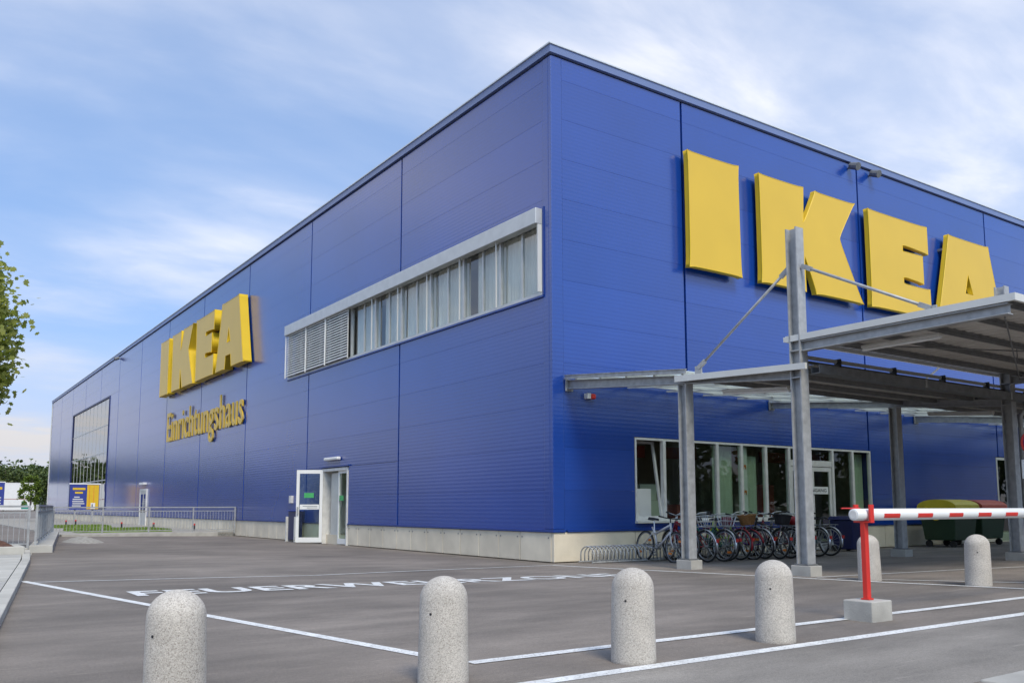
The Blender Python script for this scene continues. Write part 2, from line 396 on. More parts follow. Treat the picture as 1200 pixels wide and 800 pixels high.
# ------------------------------------------------------------------ mesh helpers
class MB:
    """collects simple solids, build() links them as ONE mesh object"""
    def __init__(self):
        self.v = []; self.f = []
    def add(self, vs_, fs_):
        o = len(self.v)
        self.v += [tuple(p) for p in vs_]
        self.f += [tuple(i + o for i in f) for f in fs_]
        return self
    def box(self, x0, x1, y0, y1, z0, z1):
        return self.add([(x0, y0, z0), (x1, y0, z0), (x1, y1, z0), (x0, y1, z0), (x0, y0, z1), (x1, y0, z1), (x1, y1, z1), (x0, y1, z1)],
                        [(0, 3, 2, 1), (4, 5, 6, 7), (0, 1, 5, 4), (1, 2, 6, 5), (2, 3, 7, 6), (3, 0, 4, 7)])
    def bar(self, a, b, w, h, up=(0, 0, 1)):
        """box beam from a to b, w wide, h high, centred on the axis"""
        a = Vector(a); b = Vector(b); d = (b - a).normalized()
        s = d.cross(Vector(up))
        s = s.normalized() if s.length > 1e-6 else Vector((1, 0, 0))
        u = s.cross(d).normalized()
        vs_ = []
        for p in (a, b):
            for i, j in ((-1, -1), (1, -1), (1, 1), (-1, 1)):
                vs_.append(p + s * (w / 2 * i) + u * (h / 2 * j))
        return self.add(vs_, [(3, 2, 1, 0), (4, 5, 6, 7), (0, 1, 5, 4), (1, 2, 6, 5), (2, 3, 7, 6), (3, 0, 4, 7)])
    def tube(self, pts, r, n=6, cap=True, closed=False):
        pts = [Vector(p) for p in pts]
        rs = r if isinstance(r, (list, tuple)) else [r] * len(pts)
        o = len(self.v); k = len(pts)
        prev = None
        for i, p in enumerate(pts):
            if closed:
                d = (pts[(i + 1) % k] - pts[i - 1])
            else:
                d = (pts[min(i + 1, k - 1)] - pts[max(i - 1, 0)])
            d = d.normalized()
            ref = prev if prev is not None else (Vector((0, 0, 1)) if abs(d.z) < 0.9 else Vector((1, 0, 0)))
            s = d.cross(ref)
            s = s.normalized() if s.length > 1e-6 else d.orthogonal().normalized()
            u = s.cross(d).normalized()
            prev = u
            for q in range(n):
                a = 2 * math.pi * q / n
                self.v.append(tuple(p + (s * math.cos(a) + u * math.sin(a)) * rs[i]))
        for i in range(k if closed else k - 1):
            j = (i + 1) % k
            for q in range(n):
                q2 = (q + 1) % n
                self.f.append((o + i * n + q, o + i * n + q2, o + j * n + q2, o + j * n + q))
        if cap and not closed:
            self.f.append(tuple(o + q for q in reversed(range(n))))
            self.f.append(tuple(o + (k - 1) * n + q for q in range(n)))
        return self
    def ring(self, c, rad, r, axis='y', seg=20, n=5, a0=0, a1=360):
        c = Vector(c)
        closed = abs(a1 - a0) >= 360
        pts = []
        m = seg if closed else seg + 1
        for i in range(m):
            a = R(a0 + (a1 - a0) * i / seg)
            e = (math.cos(a) * rad, math.sin(a) * rad)
            off = {'y': (e[0], 0, e[1]), 'x': (0, e[0], e[1]), 'z': (e[0], e[1], 0)}[axis]
            pts.append(c + Vector(off))
        return self.tube(pts, r, n, closed=closed)
    def lathe(self, prof, seg=24, c=(0, 0, 0)):
        o = len(self.v)
        for (r, z) in prof:
            for q in range(seg):
                a = 2 * math.pi * q / seg
                self.v.append((c[0] + r * math.cos(a), c[1] + r * math.sin(a), c[2] + z))
        for i in range(len(prof) - 1):
            for q in range(seg):
                q2 = (q + 1) % seg
                self.f.append((o + i * seg + q, o + i * seg + q2, o + (i + 1) * seg + q2, o + (i + 1) * seg + q))
        self.f.append(tuple(o + q for q in reversed(range(seg))))
        self.f.append(tuple(o + (len(prof) - 1) * seg + q for q in range(seg)))
        return self
    def prism(self, poly, d0, d1, fr):
        """poly in 2D; fr(u,v,d) -> xyz"""
        n = len(poly)
        vs_ = [fr(u, v, d0) for u, v in poly] + [fr(u, v, d1) for u, v in poly]
        fs_ = [tuple(range(n)), tuple(reversed(range(n, 2 * n)))]
        for i in range(n):
            j = (i + 1) % n
            fs_.append((i, j, n + j, n + i))
        return self.add(vs_, fs_)
    def mesh(self, name):
        me = bpy.data.meshes.new(name)
        me.from_pydata(self.v, [], self.f)
        me.update()
        return me
    def build(self, name, material, parent=None, smooth=False, loc=None, bevel=0.0):
        me = self.mesh(name)
        return link(name, me, material, parent, smooth, loc, bevel)

def link(name, me, material, parent=None, smooth=False, loc=None, bevel=0.0):
    if not me.materials:
        me.materials.append(MATS[material])
    if smooth:
        me.polygons.foreach_set('use_smooth', [True] * len(me.polygons))
    o = bpy.data.objects.new(name, me)
    COL.objects.link(o)
    if loc is not None:
        o.location = loc
    if parent is not None:
        o.parent = parent
    if bevel:
        md = o.modifiers.new('bevel', 'BEVEL'); md.width = bevel; md.segments = 2; md.limit_method = 'ANGLE'; md.angle_limit = R(40)
    return o

def tag(o, label=None, cat=None, group=None, kind=None):
    if label: o['label'] = label
    if cat: o['category'] = cat
    if group: o['group'] = group
    if kind: o['kind'] = kind
    return o

def thing(name, label, cat, loc=(0, 0, 0), rz=0.0, group=None):
    o = bpy.data.objects.new(name, None)
    COL.objects.link(o)
    o.empty_display_size = 0.2
    o.location = loc
    o.rotation_euler = (0, 0, rz)
    return tag(o, label, cat, group)

def structure(name, mb, material, **kw):
    o = mb.build(name, material, **kw)
    o['kind'] = 'structure'
    return o

def curve_mesh(splines, depth, bevel=0.0):
    cu = bpy.data.curves.new('tmp', 'CURVE')
    cu.dimensions = '2D'; cu.fill_mode = 'BOTH'; cu.extrude = depth / 2
    cu.bevel_depth = bevel; cu.bevel_resolution = 1
    for pts in splines:
        sp = cu.splines.new('POLY'); sp.points.add(len(pts) - 1)
        for i, q in enumerate(pts):
            sp.points[i].co = (q[0], q[1], 0, 1)
        sp.use_cyclic_u = True
    o = bpy.data.objects.new('tmp', cu); COL.objects.link(o)
    bpy.context.view_layer.update()
    me = bpy.data.meshes.new_from_object(o.evaluated_get(bpy.context.evaluated_depsgraph_get()))
    bpy.data.objects.remove(o); bpy.data.curves.remove(cu)
    return me

def text_mesh(body, depth, offset=0.0, bevel=0.0, spacing=1.0):
    cu = bpy.data.curves.new('tmp', 'FONT')
    cu.body = body; cu.size = 1.0; cu.extrude = depth / 2; cu.offset = offset; cu.bevel_depth = bevel; cu.space_character = spacing
    cu.resolution_u = 4
    cu.fill_mode = 'BOTH' if depth > 0 else 'FRONT'
    o = bpy.data.objects.new('tmp', cu); COL.objects.link(o)
    bpy.context.view_layer.update()
    me = bpy.data.meshes.new_from_object(o.evaluated_get(bpy.context.evaluated_depsgraph_get()))
    bpy.data.objects.remove(o); bpy.data.curves.remove(cu)
    v = np.empty(len(me.vertices) * 3); me.vertices.foreach_get('co', v); v = v.reshape(-1, 3)
    f = [tuple(q.vertices) for q in me.polygons]
    bpy.data.meshes.remove(me)
    return v, f

def islands(nv, faces):
    par = list(range(nv))
    def find(a):
        while par[a] != a:
            par[a] = par[par[a]]; a = par[a]
        return a
    for f in faces:
        r0 = find(f[0])
        for q in f[1:]:
            par[find(q)] = r0
    return [find(i) for i in range(nv)]

def frame_xf(origin, right, up, normal):
    M = Matrix((Vector(right), Vector(up), Vector(normal))).transposed().to_4x4()
    M.translation = Vector(origin)
    return M

# ------------------------------------------------------------------ ground
def gz(x, y):
    d = math.hypot(max(-x, 0.0), max(-y, 0.0))
    t_ = min(d / 9.0, 1.6)
    return 0.0165 * 9 * 1.3 * (t_ - t_ * t_ * 0.31) if t_ < 1.6 else 0.0165 * 9 * 1.3 * 0.8 * 1.0008
def axis_(near, far, step):
    a = list(np.arange(near[0], near[1] + 1e-6, step))
    lo, hi, s = near[0], near[1], step
    while lo > far[0]:
        s *= 1.6; lo -= s; a.insert(0, lo)
    s = step
    while hi < far[1]:
        s *= 1.6; hi += s; a.append(hi)
    return a
gx = axis_((-26, 24), (-900, 900), 0.5); gy = axis_((-26, 40), (-900, 1400), 0.5)
G = MB()
for yy in gy:
    for xx in gx:
        G.v.append((xx, yy, gz(xx, yy)))
nx = len(gx)
for j in range(len(gy) - 1):
    for i in range(nx - 1):
        G.f.append((j * nx + i, j * nx + i + 1, (j + 1) * nx + i + 1, (j + 1) * nx + i))
structure('ground', G, 'asphalt', smooth=True)

def strip(p0, p1, w, name='painted_line', dz=0.004, material='paint'):
    a = Vector((*p0, 0)); b_ = Vector((*p1, 0)); d = b_ - a
    n = max(2, int(d.length / 0.4)); s = Vector((-d.y, d.x, 0)).normalized() * (w / 2)
    m = MB()
    for i in range(n + 1):
        q = a + d * (i / n)
        for k in (-1, 0, 1):
            e = q + s * k
            m.v.append((e.x, e.y, gz(e.x, e.y) + dz))
    for i in range(n):
        for k in (0, 1):
            m.f.append((i * 3 + k + 1, i * 3 + k, i * 3 + 3 + k, i * 3 + 4 + k))
    return structure(name, m, material)
strip((-16.0, -11.40), (16.0, -11.38), 1.43, 'road', 0.002, 'asphalt_lane')
strip((-9.95, -0.42), (-8.28, -9.60), 0.11)
strip((-8.22, -9.82), (9.0, -9.86), 0.115, dz=0.0052)
strip((-9.2, -10.62), (9.0, -10.60), 0.12)
strip((-9.85, -0.72), (-5.9, -1.42), 0.06, dz=0.0052)
strip((-5.9, -1.42), (-0.62, -0.72), 0.07, dz=0.006)
strip((-0.56, -0.66), (-0.45, -3.0), 0.10)
strip((-0.45, -3.0), (0.06, -7.28), 0.10, dz=0.0052)
strip((0.06, -7.28), (0.62, -9.78), 0.10, dz=0.006)
strip((0.25, -6.36), (3.24, -6.77), 0.07, dz=0.0052)
strip((3.24, -6.77), (8.5, -7.8), 0.07, dz=0.0064)
strip((0.2, -6.75), (1.6, -9.0), 0.06, dz=0.0074)
# lettering on the asphalt
v, f = text_mesh('FEUERWEHRZONE', 0.0, 0.024, spacing=1.03)
x0, x1 = v[:, 0].min(), v[:, 0].max(); y0, y1 = v[:, 1].min(), v[:, 1].max()
me_v = []
for q in v:
    u = (q[0] - x0) / (x1 - x0); h = (q[1] - y0) / (y1 - y0)
    X = -9.05 + u * 7.45; Y = -3.66 - 0.60 * u + h * 0.72
    me_v.append((X, Y, gz(X, Y) + 0.006))
m = MB().add(me_v, f)
structure('painted_lettering', m, 'paint')

# ------------------------------------------------------------------ store building
BH = 11.58
LEN = 81.3
WID = 56.0
store = thing('store_building', 'huge blue metal clad warehouse store with concrete plinth and parapet', 'building')
MB().box(0.11, WID, 0.11, LEN - 0.02, -0.3, 0.3).build('foundation', 'precast', store)
# backing walls with the openings left free
def cut(rects, hole):
    out = []
    a0, a1, b0, b1 = hole
    for (u0, u1, z0, z1) in rects:
        if a0 >= u1 or a1 <= u0 or b0 >= z1 or b1 <= z0:
            out.append((u0, u1, z0, z1)); continue
        if z0 < b0: out.append((u0, u1, z0, b0))
        if z1 > b1: out.append((u0, u1, b1, z1))
        c0, c1 = max(z0, b0), min(z1, b1)
        if u0 < a0: out.append((u0, a0, c0, c1))
        if u1 > a1: out.append((a1, u1, c0, c1))
    return out
L_HOLES = [(0.30, 16.15, 5.86, 7.86), (10.58, 12.62, -0.4, 2.47), (51.2, 67.55, 1.06, 9.0)]
R_HOLES = [(2.36, 11.64, 0.86, 2.80), (7.98, 9.76, -0.4, 0.90), (18.8, 21.2, -0.4, 2.85)]
def wall_rects(u0, u1, z0, z1, holes):
    rs = [(u0, u1, z0, z1)]
    for h in holes:
        rs = cut(rs, h)
    return rs
m = MB()
for (u0, u1, z0, z1) in wall_rects(0.12, LEN, 0.3, BH - 0.1, L_HOLES):
    m.box(0.105, 0.35, u0, u1, z0, z1)
m.build('wall', 'seam', store)
m = MB()
for (u0, u1, z0, z1) in wall_rects(0.36, WID, 0.3, BH - 0.1, R_HOLES):
    m.box(u0, u1, 0.105, 0.35, z0, z1)
m.build('wall', 'seam', store)
MB().box(0.3, WID, LEN - 0.3, LEN, 0.3, BH - 0.1).box(WID - 0.3, WID, 0.36, LEN - 0.31, 0.3, BH - 0.1).build('wall', 'panel', store)
MB().box(0.36, WID - 0.31, 0.36, LEN - 0.31, BH - 0.5, BH - 0.3).build('roof', 'roofing', store)
# cladding panels, one object each
PM = {}
def panel_mesh(w, h, axis):
    k = (round(w, 3), round(h, 3), axis)
    if k not in PM:
        mb = MB(); c = 0.0012; t_ = 0.10
        fr = (lambda u, v, d: (d, u, v)) if axis == 'L' else (lambda u, v, d: (u, d, v))
        # front face with a small chamfer round it
        o_ = [(0, 0), (w, 0), (w, h), (0, h)]; i_ = [(c, c), (w - c, c), (w - c, h - c), (c, h - c)]
        vs_ = [fr(u, v, 0.0) for u, v in i_] + [fr(u, v, c) for u, v in o_] + [fr(u, v, t_) for u, v in o_]
        fs_ = [(0, 1, 2, 3)] + [(j, j + 4, (j + 1) % 4 + 4, (j + 1) % 4) for j in range(4)] + [(j + 4, j + 8, (j + 1) % 4 + 8, (j + 1) % 4 + 4) for j in range(4)]
        if axis == 'L':
            fs_ = [tuple(reversed(q)) for q in fs_]
        mb.add(vs_, fs_)
        me = mb.mesh('wall_panel'); me.materials.append(MATS['panel'])
        PM[k] = me
    return PM[k]
ZJ = [0.69, 1.55] + [1.55 + 0.93 * k for k in range(1, 11)] + [11.36]
LY = [0.31, 7.21, 14.10, 20.98, 27.80, 34.60, 41.40, 48.15, 54.90, 61.50, 68.20, 74.70, LEN - 0.1]
RX = [0.305, 4.13, 11.55, 18.97, 26.4, 33.8, 41.2]
gap = 0.0015
for cols, holes, ax in ((LY, L_HOLES, 'L'), (RX, R_HOLES, 'R')):
    for c in range(len(cols) - 1):
        rs_ = []
        for r in range(len(ZJ) - 1):
            rs_ += cut_list if False else wall_rects(cols[c] + (0.035 if c else 0.0), cols[c + 1] - 0.035, ZJ[r] + gap, ZJ[r + 1] - gap, holes)
        for (u0, u1, z0, z1) in rs_:
            if u1 - u0 < 0.02 or z1 - z0 < 0.03: continue
            me = panel_mesh(u1 - u0, z1 - z0, ax)
            loc = (0, u0, z0) if ax == 'L' else (u0, 0, z0)
            link('wall_panel', me, 'panel', store, loc=loc)
MB().box(41.3, WID, 0.01, 0.1, 0.69, 11.36).build('wall', 'panel', store)
# corner trim, base drip, parapet
MB().box(-0.008, 0.30, -0.008, 0.10, 0.72, 11.36).box(-0.008, 0.10, 0.10, 0.305, 0.72, 11.36).build('corner_trim', 'panel', store, bevel=0.01)
MB().box(-0.05, 0.10, LEN - 0.095, LEN + 0.05, 0.72, 11.36).build('corner_trim', 'fascia', store)
for holes, ax, a1_ in ((L_HOLES, 'L', LEN), (R_HOLES, 'R', 41.2)):
    for (u0, u1, z0, z1) in wall_rects(0.32 if ax == 'L' else 0.37, a1_, 0.66, 0.72, [h for h in holes if h[2] < 0.7]):
        mb = MB()
        if ax == 'L': mb.box(-0.025, 0.10, u0, u1, 0.655, 0.689)
        else: mb.box(u0, u1, -0.025, 0.10, 0.655, 0.689)
        mb.build('base_flashing', 'trim_blue', store)
MB().box(-0.025, 0.318, -0.025, 0.10, 0.655, 0.718).box(-0.025, 0.10, 0.101, 0.318, 0.655, 0.718).build('base_flashing', 'trim_blue', store)
MB().box(-0.07, WID, -0.07, 0.5, 11.40, BH).box(-0.07, 0.5, 0.501, LEN + 0.07, 11.40, BH).build('parapet', 'parapet', store)
MB().box(-0.10, WID, -0.10, 0.52, BH + 0.002, BH + 0.035).box(-0.10, 0.52, 0.521, LEN + 0.10, BH + 0.002, BH + 0.035).build('parapet_cap', 'parapet_cap', store)
# plinth slabs
PL = {}
def slab(u0, u1, ax):
    k = (round(u1 - u0, 3), ax)
    if k not in PL:
        w = u1 - u0 - 0.02; mb = MB()
        if ax == 'L': mb.box(0.0, 0.09, 0, w, 0.02, 0.645)
        else: mb.box(0, w, 0.0, 0.09, 0.02, 0.645)
        me = mb.mesh('plinth_slab'); me.materials.append(MATS['precast']); PL[k] = me
    o = link('plinth_slab', PL[k], 'precast', store, loc=((0.012, u0 + 0.01, 0) if ax == 'L' else (u0 + 0.01, 0.012, 0)), bevel=0.008)
ys = [0.10, 1.26] + [1.26 + 0.861 * k for k in range(1, 11)] + [10.57]
for a, b_ in zip(ys[:-1], ys[1:]):
    slab(a, b_, 'L')
y_ = 12.66
while y_ < LEN - 0.9:
    slab(y_, y_ + 0.861, 'L'); y_ += 0.861
x_ = 0.012
for a, b_ in ((0.012, 2.36), (2.36, 4.7), (4.7, 7.0), (7.0, 7.96), (9.78, 12.2), (12.2, 14.6), (14.6, 17.0), (17.0, 18.78), (21.22, 23.6), (23.6, 26.0), (26.0, 28.4), (28.4, 30.8), (30.8, 33.2), (33.2, 35.6), (35.6, 38.0)):
    slab(a, b_, 'R')
# small bolts at the slab tops and feet near the corner
m = MB()
for a, b_ in zip(ys[:-1], ys[1:]):
    for yy in (a + 0.09, b_ - 0.09):
        m.box(0.0, 0.012, yy - 0.014, yy + 0.014, 0.52, 0.548)
m.build('plinth_bolt', 'galv_dark', store)['kind'] = 'stuff'

# ---- ribbon window with head box, blinds and curtains (left wall)
RW0, RW1, RZ0, RZ1 = 0.32, 16.13, 5.88, 7.84
win = MB().box(-0.03, 0.10, RW0, RW1, RZ0, RZ0 + 0.07).box(-0.03, 0.10, RW0, RW0 + 0.06, RZ0 + 0.07, RZ1).box(-0.03, 0.10, RW1 - 0.06, RW1, RZ0 + 0.07, RZ1).build('ribbon_window', 'aluminium', store)
MB().box(-0.20, 0.02, RW0 + 0.01, RW1 - 0.002, RZ1 - 0.34, RZ1 + 0.02).build('head_box', 'aluminium', win, bevel=0.012)
MB().box(-0.045, 0.02, RW0 - 0.04, RW1 + 0.04, RZ0 - 0.05, RZ0 - 0.004).build('sill', 'trim_blue', win)
MB().box(-0.03, 0.05, RW0 - 0.06, RW0 - 0.006, RZ0, RZ1 + 0.06).build('frame', 'trim_blue', win)
edges = [0.38, 2.05, 3.74, 5.45, 7.16, 8.86, 10.60, 12.38, 14.12, 16.07]
for i in range(len(edges) - 1):
    a, b_ = edges[i], edges[i + 1]
    mid = a + (b_ - a) * 0.47
    if i:
        MB().box(0.0, 0.09, a - 0.04, a + 0.04, RZ0 + 0.07, RZ1 - 0.34).build('mullion', 'aluminium', win)
        MB().box(-0.125, -0.095, a - 0.014, a + 0.014, RZ0 + 0.03, RZ1 - 0.34).build('guide_rail', 'fascia', win)
    if True:
        MB().box(0.02, 0.09, mid - 0.028, mid + 0.028, RZ0 + 0.07, RZ1 - 0.34).build('mullion', 'aluminium', win)
    for (p0, p1) in ((a, mid), (mid, b_)):
        MB().box(0.05, 0.058, p0 + 0.03, p1 - 0.03, RZ0 + 0.07, RZ1 - 0.34).build('pane', 'glass_coated', win)
MB().box(-0.13, 0.02, RW0 + 0.02, RW0 + 0.055, RZ0 + 0.07, RZ1 - 0.34).build('guide_rail', 'fascia', win)
for (a, b_) in ((10.63, 12.35), (12.41, 14.09), (14.15, 16.05)):
    m = MB(); z = RZ1 - 0.37
    while z > RZ0 + 0.09:
        m.add([(-0.135, a, z - 0.038), (-0.135, b_, z - 0.038), (-0.095, b_, z + 0.030), (-0.095, a, z + 0.030)], [(0, 1, 2, 3)])
        z -= 0.086
    m.bar((-0.11, a, RZ0 + 0.09), (-0.11, b_, RZ0 + 0.09), 0.05, 0.03)
    m.build('blind', 'white_dirty', win)['kind'] = 'stuff'
    MB().box(-0.17, -0.14, b_ - 0.005, b_ + 0.025, RZ0 + 0.02, RZ1 - 0.33).build('guide_rail', 'white', win)
def curtain(u0, u1, z0, z1, depth, parent, ax, material='curtain', amp=0.035, wl=0.16, name='curtain'):
    n = max(6, int((u1 - u0) / 0.03)); m = MB(); ph = random.uniform(0, 6)
    for i in range(n + 1):
        u = u0 + (u1 - u0) * i / n
        d = depth + amp * math.sin(ph + 2 * math.pi * u / wl) + 0.4 * amp * math.sin(1.3 + 2 * math.pi * u / (wl * 2.3))
        for z in (z0, z1):
            m.v.append((d, u, z) if ax == 'L' else (u, d, z))
    for i in range(n):
        m.f.append((2 * i, 2 * i + 2, 2 * i + 3, 2 * i + 1))
    return m.build(name, material, parent, smooth=True)
for i in range(6):
    a, b_ = edges[i], edges[i + 1]
    curtain(a + 0.04, b_ - 0.04 - (0.0, 0.3, 0.05, 0.0, 0.25, 0.1)[i], RZ0 + 0.0, RZ1 - 0.25, 0.22, win, 'L')
# room behind the ribbon window
MB().box(2.6, 2.7, 0.36, 16.4, 5.0, 8.6).box(0.36, 2.6, 0.36, 16.4, 8.5, 8.6).box(0.36, 2.6, 0.36, 16.4, 5.0, 5.1).build('interior_wall', 'interior_pale', win)

# ---- curtain-wall glazing far along the left wall
gw = MB().box(-0.04, 0.10, 51.2, 51.32, 1.08, 9.0).box(-0.04, 0.10, 67.43, 67.55, 1.08, 9.0).box(-0.04, 0.10, 51.32, 67.43, 8.88, 9.0).box(-0.04, 0.10, 51.32, 67.43, 1.08, 1.18).build('glazed_facade', 'navy', store)
n = 10; wd = (67.43 - 51.32) / n
zr = [1.18, 3.1, 5.05, 7.0, 8.88]
for i in range(n):
    if i:
        MB().box(0.018, 0.10, 51.32 + wd * i - 0.035, 51.32 + wd * i + 0.035, 1.18, 8.88).build('mullion', 'aluminium', gw)
    for j in range(4):
        o = MB().box(0.03, 0.04, 51.32 + wd * i + 0.05, 51.32 + wd * (i + 1) - 0.05, zr[j] + 0.04, zr[j + 1] - 0.04).build('pane', 'glass_reflective', gw)
for j in (1, 2, 3):
    MB().box(0.012, 0.09, 51.33, 67.42, zr[j] - 0.035, zr[j] + 0.035).build('transom', 'aluminium', gw)
MB().box(1.5, 1.6, 50.5, 68.0, 0.5, 9.5).build('interior_wall', 'interior', gw)

# ---- emergency door in the left wall: frame, fixed leaf, opened leaf
D0, D1, DH = 10.60, 12.60, 2.45
dr = MB().box(-0.03, 0.30, D0, D0 + 0.07, 0.0, DH).box(-0.03, 0.30, D1 - 0.07, D1, 0.0, DH).box(-0.03, 0.30, D0 + 0.07, D1 - 0.07, DH - 0.09, DH).build('emergency_door', 'white_dirty', store)
MB().box(-0.06, 0.02, D0 - 0.12, D1 + 0.14, DH + 0.03, DH + 0.08).build('drip_cap', 'trim_blue', dr)
MB().box(0.03, 0.08, 10.68, 10.76, 0.03, 2.36).box(0.03, 0.08, 11.36, 11.44, 0.03, 2.36).box(0.03, 0.08, 10.76, 11.36, 2.27, 2.36).box(0.03, 0.08, 10.76, 11.36, 0.03, 0.2).build('door_leaf', 'white', dr)
MB().box(0.05, 0.06, 10.76, 11.36, 0.2, 2.27).build('pane', 'glass', dr)
MB().box(0.015, 0.028, 11.0, 11.3, 1.40, 1.56).build('exit_sign', 'green_sign', dr)
MB().box(0.38, 1.6, 12.70, 12.8, 0.0, 2.9).box(0.38, 1.6, 10.2, 10.3, 0.0, 2.9).box(1.6, 1.7, 10.2, 12.8, 0.0, 2.9).build('interior_wall', 'interior_pale', dr)
MB().box(0.38, 1.6, 10.3, 12.7, 2.6, 2.7).build('ceiling', 'interior_pale', dr)
# blind roll and inner leaf seen in the gap
MB().box(0.12, 0.16, 11.6, 12.2, 0.03, 2.3).build('inner_leaf', 'aluminium', dr)
# the open leaf
hx, hy = -0.04, 12.52
dv = Vector((-0.80, 0.60, 0)).normalized(); nv = Vector((dv.y, -dv.x, 0))
def leaf_box(mb, u0, u1, z0, z1, d0, d1):
    fr = lambda u, z, d: (hx + dv.x * u + nv.x * d, hy + dv.y * u + nv.y * d, z)
    return mb.prism([(u0, z0), (u1, z0), (u1, z1), (u0, z1)], d0, d1, fr)
m = MB()
for r_ in ((0, 0.10, 0.04, 2.42), (0.78, 0.88, 0.04, 2.42), (0.10, 0.78, 2.30, 2.42), (0.10, 0.78, 0.04, 0.20)):
    leaf_box(m, *r_, -0.025, 0.025)
ol = m.build('open_leaf', 'white', dr)
leaf_box(MB(), 0.10, 0.78, 0.20, 2.30, -0.004, 0.004).build('pane', 'glass', ol)
for d in (0.007, -0.013):
    leaf_box(MB(), 0.30, 0.62, 1.50, 1.66, d, d + 0.006).build('exit_sign', 'green_sign', ol)
    leaf_box(MB(), 0.12, 0.76, 1.12, 1.28, d, d + 0.006).build('notice', 'white', ol)
m = MB()
for i, (a, b_) in enumerate(((0.17, 0.66), (0.17, 0.52))):
    leaf_box(m, a, b_, 1.215 - i * 0.05, 1.232 - i * 0.05, -0.0165, -0.0135)
m.build('notice_print', 'bike_grey', ol)
leaf_box(MB(), 0.80, 0.84, 0.95, 1.20, -0.09, -0.03).build('handle', 'galv', ol)
MB().box(-0.16, -0.02, 11.15, 12.25, 2.70, 2.80).build('wall_lamp', 'white', store, bevel=0.03)

# ---- far service door with canopy lamp
fd = MB().box(-0.08, 0.0, 38.3, 38.42, 0.0, 2.25).box(-0.08, 0.0, 39.9, 40.02, 0.0, 2.25).box(-0.08, 0.0, 38.42, 39.9, 2.15, 2.25).build('service_door', 'white_dirty', store)
MB().box(-0.05, -0.02, 38.42, 39.10, 0.05, 2.15).box(-0.05, -0.02, 39.14, 39.9, 0.05, 2.15).build('door_leaf', 'aluminium', fd)
MB().box(-0.056, -0.051, 38.55, 38.98, 0.9, 1.95).box(-0.056, -0.051, 39.26, 39.78, 0.9, 1.95).build('pane', 'glass_reflective', fd)
MB().box(-0.20, -0.01, 38.6, 39.7, 2.5, 2.62).build('lamp', 'white', fd)

# ---- shop window strip with glass door (front wall)
WX0, WX1, WZ0, WZ1 = 2.38, 11.62, 0.87, 2.79
fw = MB().box(WX0, WX1, 0.0, 0.10, WZ1 - 0.05, WZ1).box(WX0, WX0 + 0.05, 0.0, 0.10, WZ0, WZ1 - 0.05).box(WX1 - 0.05, WX1, 0.0, 0.10, WZ0, WZ1 - 0.05).box(WX0 + 0.05, 7.88, 0.0, 0.10, WZ0, WZ0 + 0.05).box(9.84, WX1 - 0.05, 0.0, 0.10, WZ0, WZ0 + 0.05).build('shop_window', 'white_dirty', store)
MB().box(WX0 - 0.03, 7.95, -0.09, 0.02, WZ0 - 0.05, WZ0 - 0.002).build('sill', 'fascia', fw)
MB().box(9.80, WX1 + 0.03, -0.09, 0.02, WZ0 - 0.05, WZ0 - 0.002).build('sill', 'fascia', fw)
xs_ = [2.43, 3.31, 4.26, 5.14, 6.04, 6.98, 7.92, 9.81, 10.74, 11.57]
for q in xs_[1:-1]:
    lo = WZ0 + 0.05 if q not in (7.92, 9.81) else 0.02
    MB().box(q - 0.045, q + 0.045, -0.012, 0.09, lo, WZ1 - 0.05).build('mullion', 'white_dirty', fw)
for i in range(len(xs_) - 1):
    a, b_ = xs_[i], xs_[i + 1]
    if i == 0:   # casement tilted inwards
        tw = MB()
        for (u0, u1, z0, z1) in ((0.0, 0.82, 0.0, 0.06), (0.0, 0.82, 1.76, 1.82), (0.0, 0.06, 0.06, 1.76), (0.76, 0.82, 0.06, 1.76)):
            fr = lambda u, z, d: (a + 0.03 + u, 0.03 + d + 0.16 * z, WZ0 + 0.05 + z)
            tw.prism([(u0, z0), (u1, z0), (u1, z1), (u0, z1)], 0.0, 0.05, fr)
        tw.build('casement', 'white_dirty', fw)
        continue
    if i == 6: continue
    MB().box(a + 0.045, b_ - 0.045, 0.04, 0.048, WZ0 + 0.05, WZ1 - 0.05).build('pane', 'glass', fw)
# glass double door
gd = MB().box(7.97, 9.76, 0.0, 0.09, 2.28, 2.44).build('glass_door', 'white_dirty', store)
MB().box(7.97, 9.76, 0.04, 0.048, 2.44, WZ1 - 0.05).build('pane', 'glass', gd)
for (a, b_) in ((7.98, 8.85), (8.88, 9.75)):
    lf = MB().box(a, a + 0.1, 0.02, 0.07, 0.03, 2.27).box(b_ - 0.1, b_, 0.02, 0.07, 0.03, 2.27).box(a + 0.1, b_ - 0.1, 0.02, 0.07, 2.15, 2.27).box(a + 0.1, b_ - 0.1, 0.02, 0.07, 0.03, 0.25).build('door_leaf', 'white_dirty', gd)
    MB().box(a + 0.1, b_ - 0.1, 0.04, 0.048, 0.25, 2.15).build('pane', 'glass', lf)
nb = MB().box(8.14, 9.54, -0.012, 0.0, 1.53, 1.73).build('notice_board', 'white', gd)
v, f = text_mesh('KEIN EINGANG', 0.0, 0.01)
x0, x1 = v[:, 0].min(), v[:, 0].max(); y0, y1 = v[:, 1].min(), v[:, 1].max()
MB().add([(8.22 + (q[0] - x0) / (x1 - x0) * 1.24, -0.015, 1.585 + (q[1] - y0) / (y1 - y0) * 0.09) for q in v], f).build('lettering', 'dark', nb)['kind'] = 'stuff'
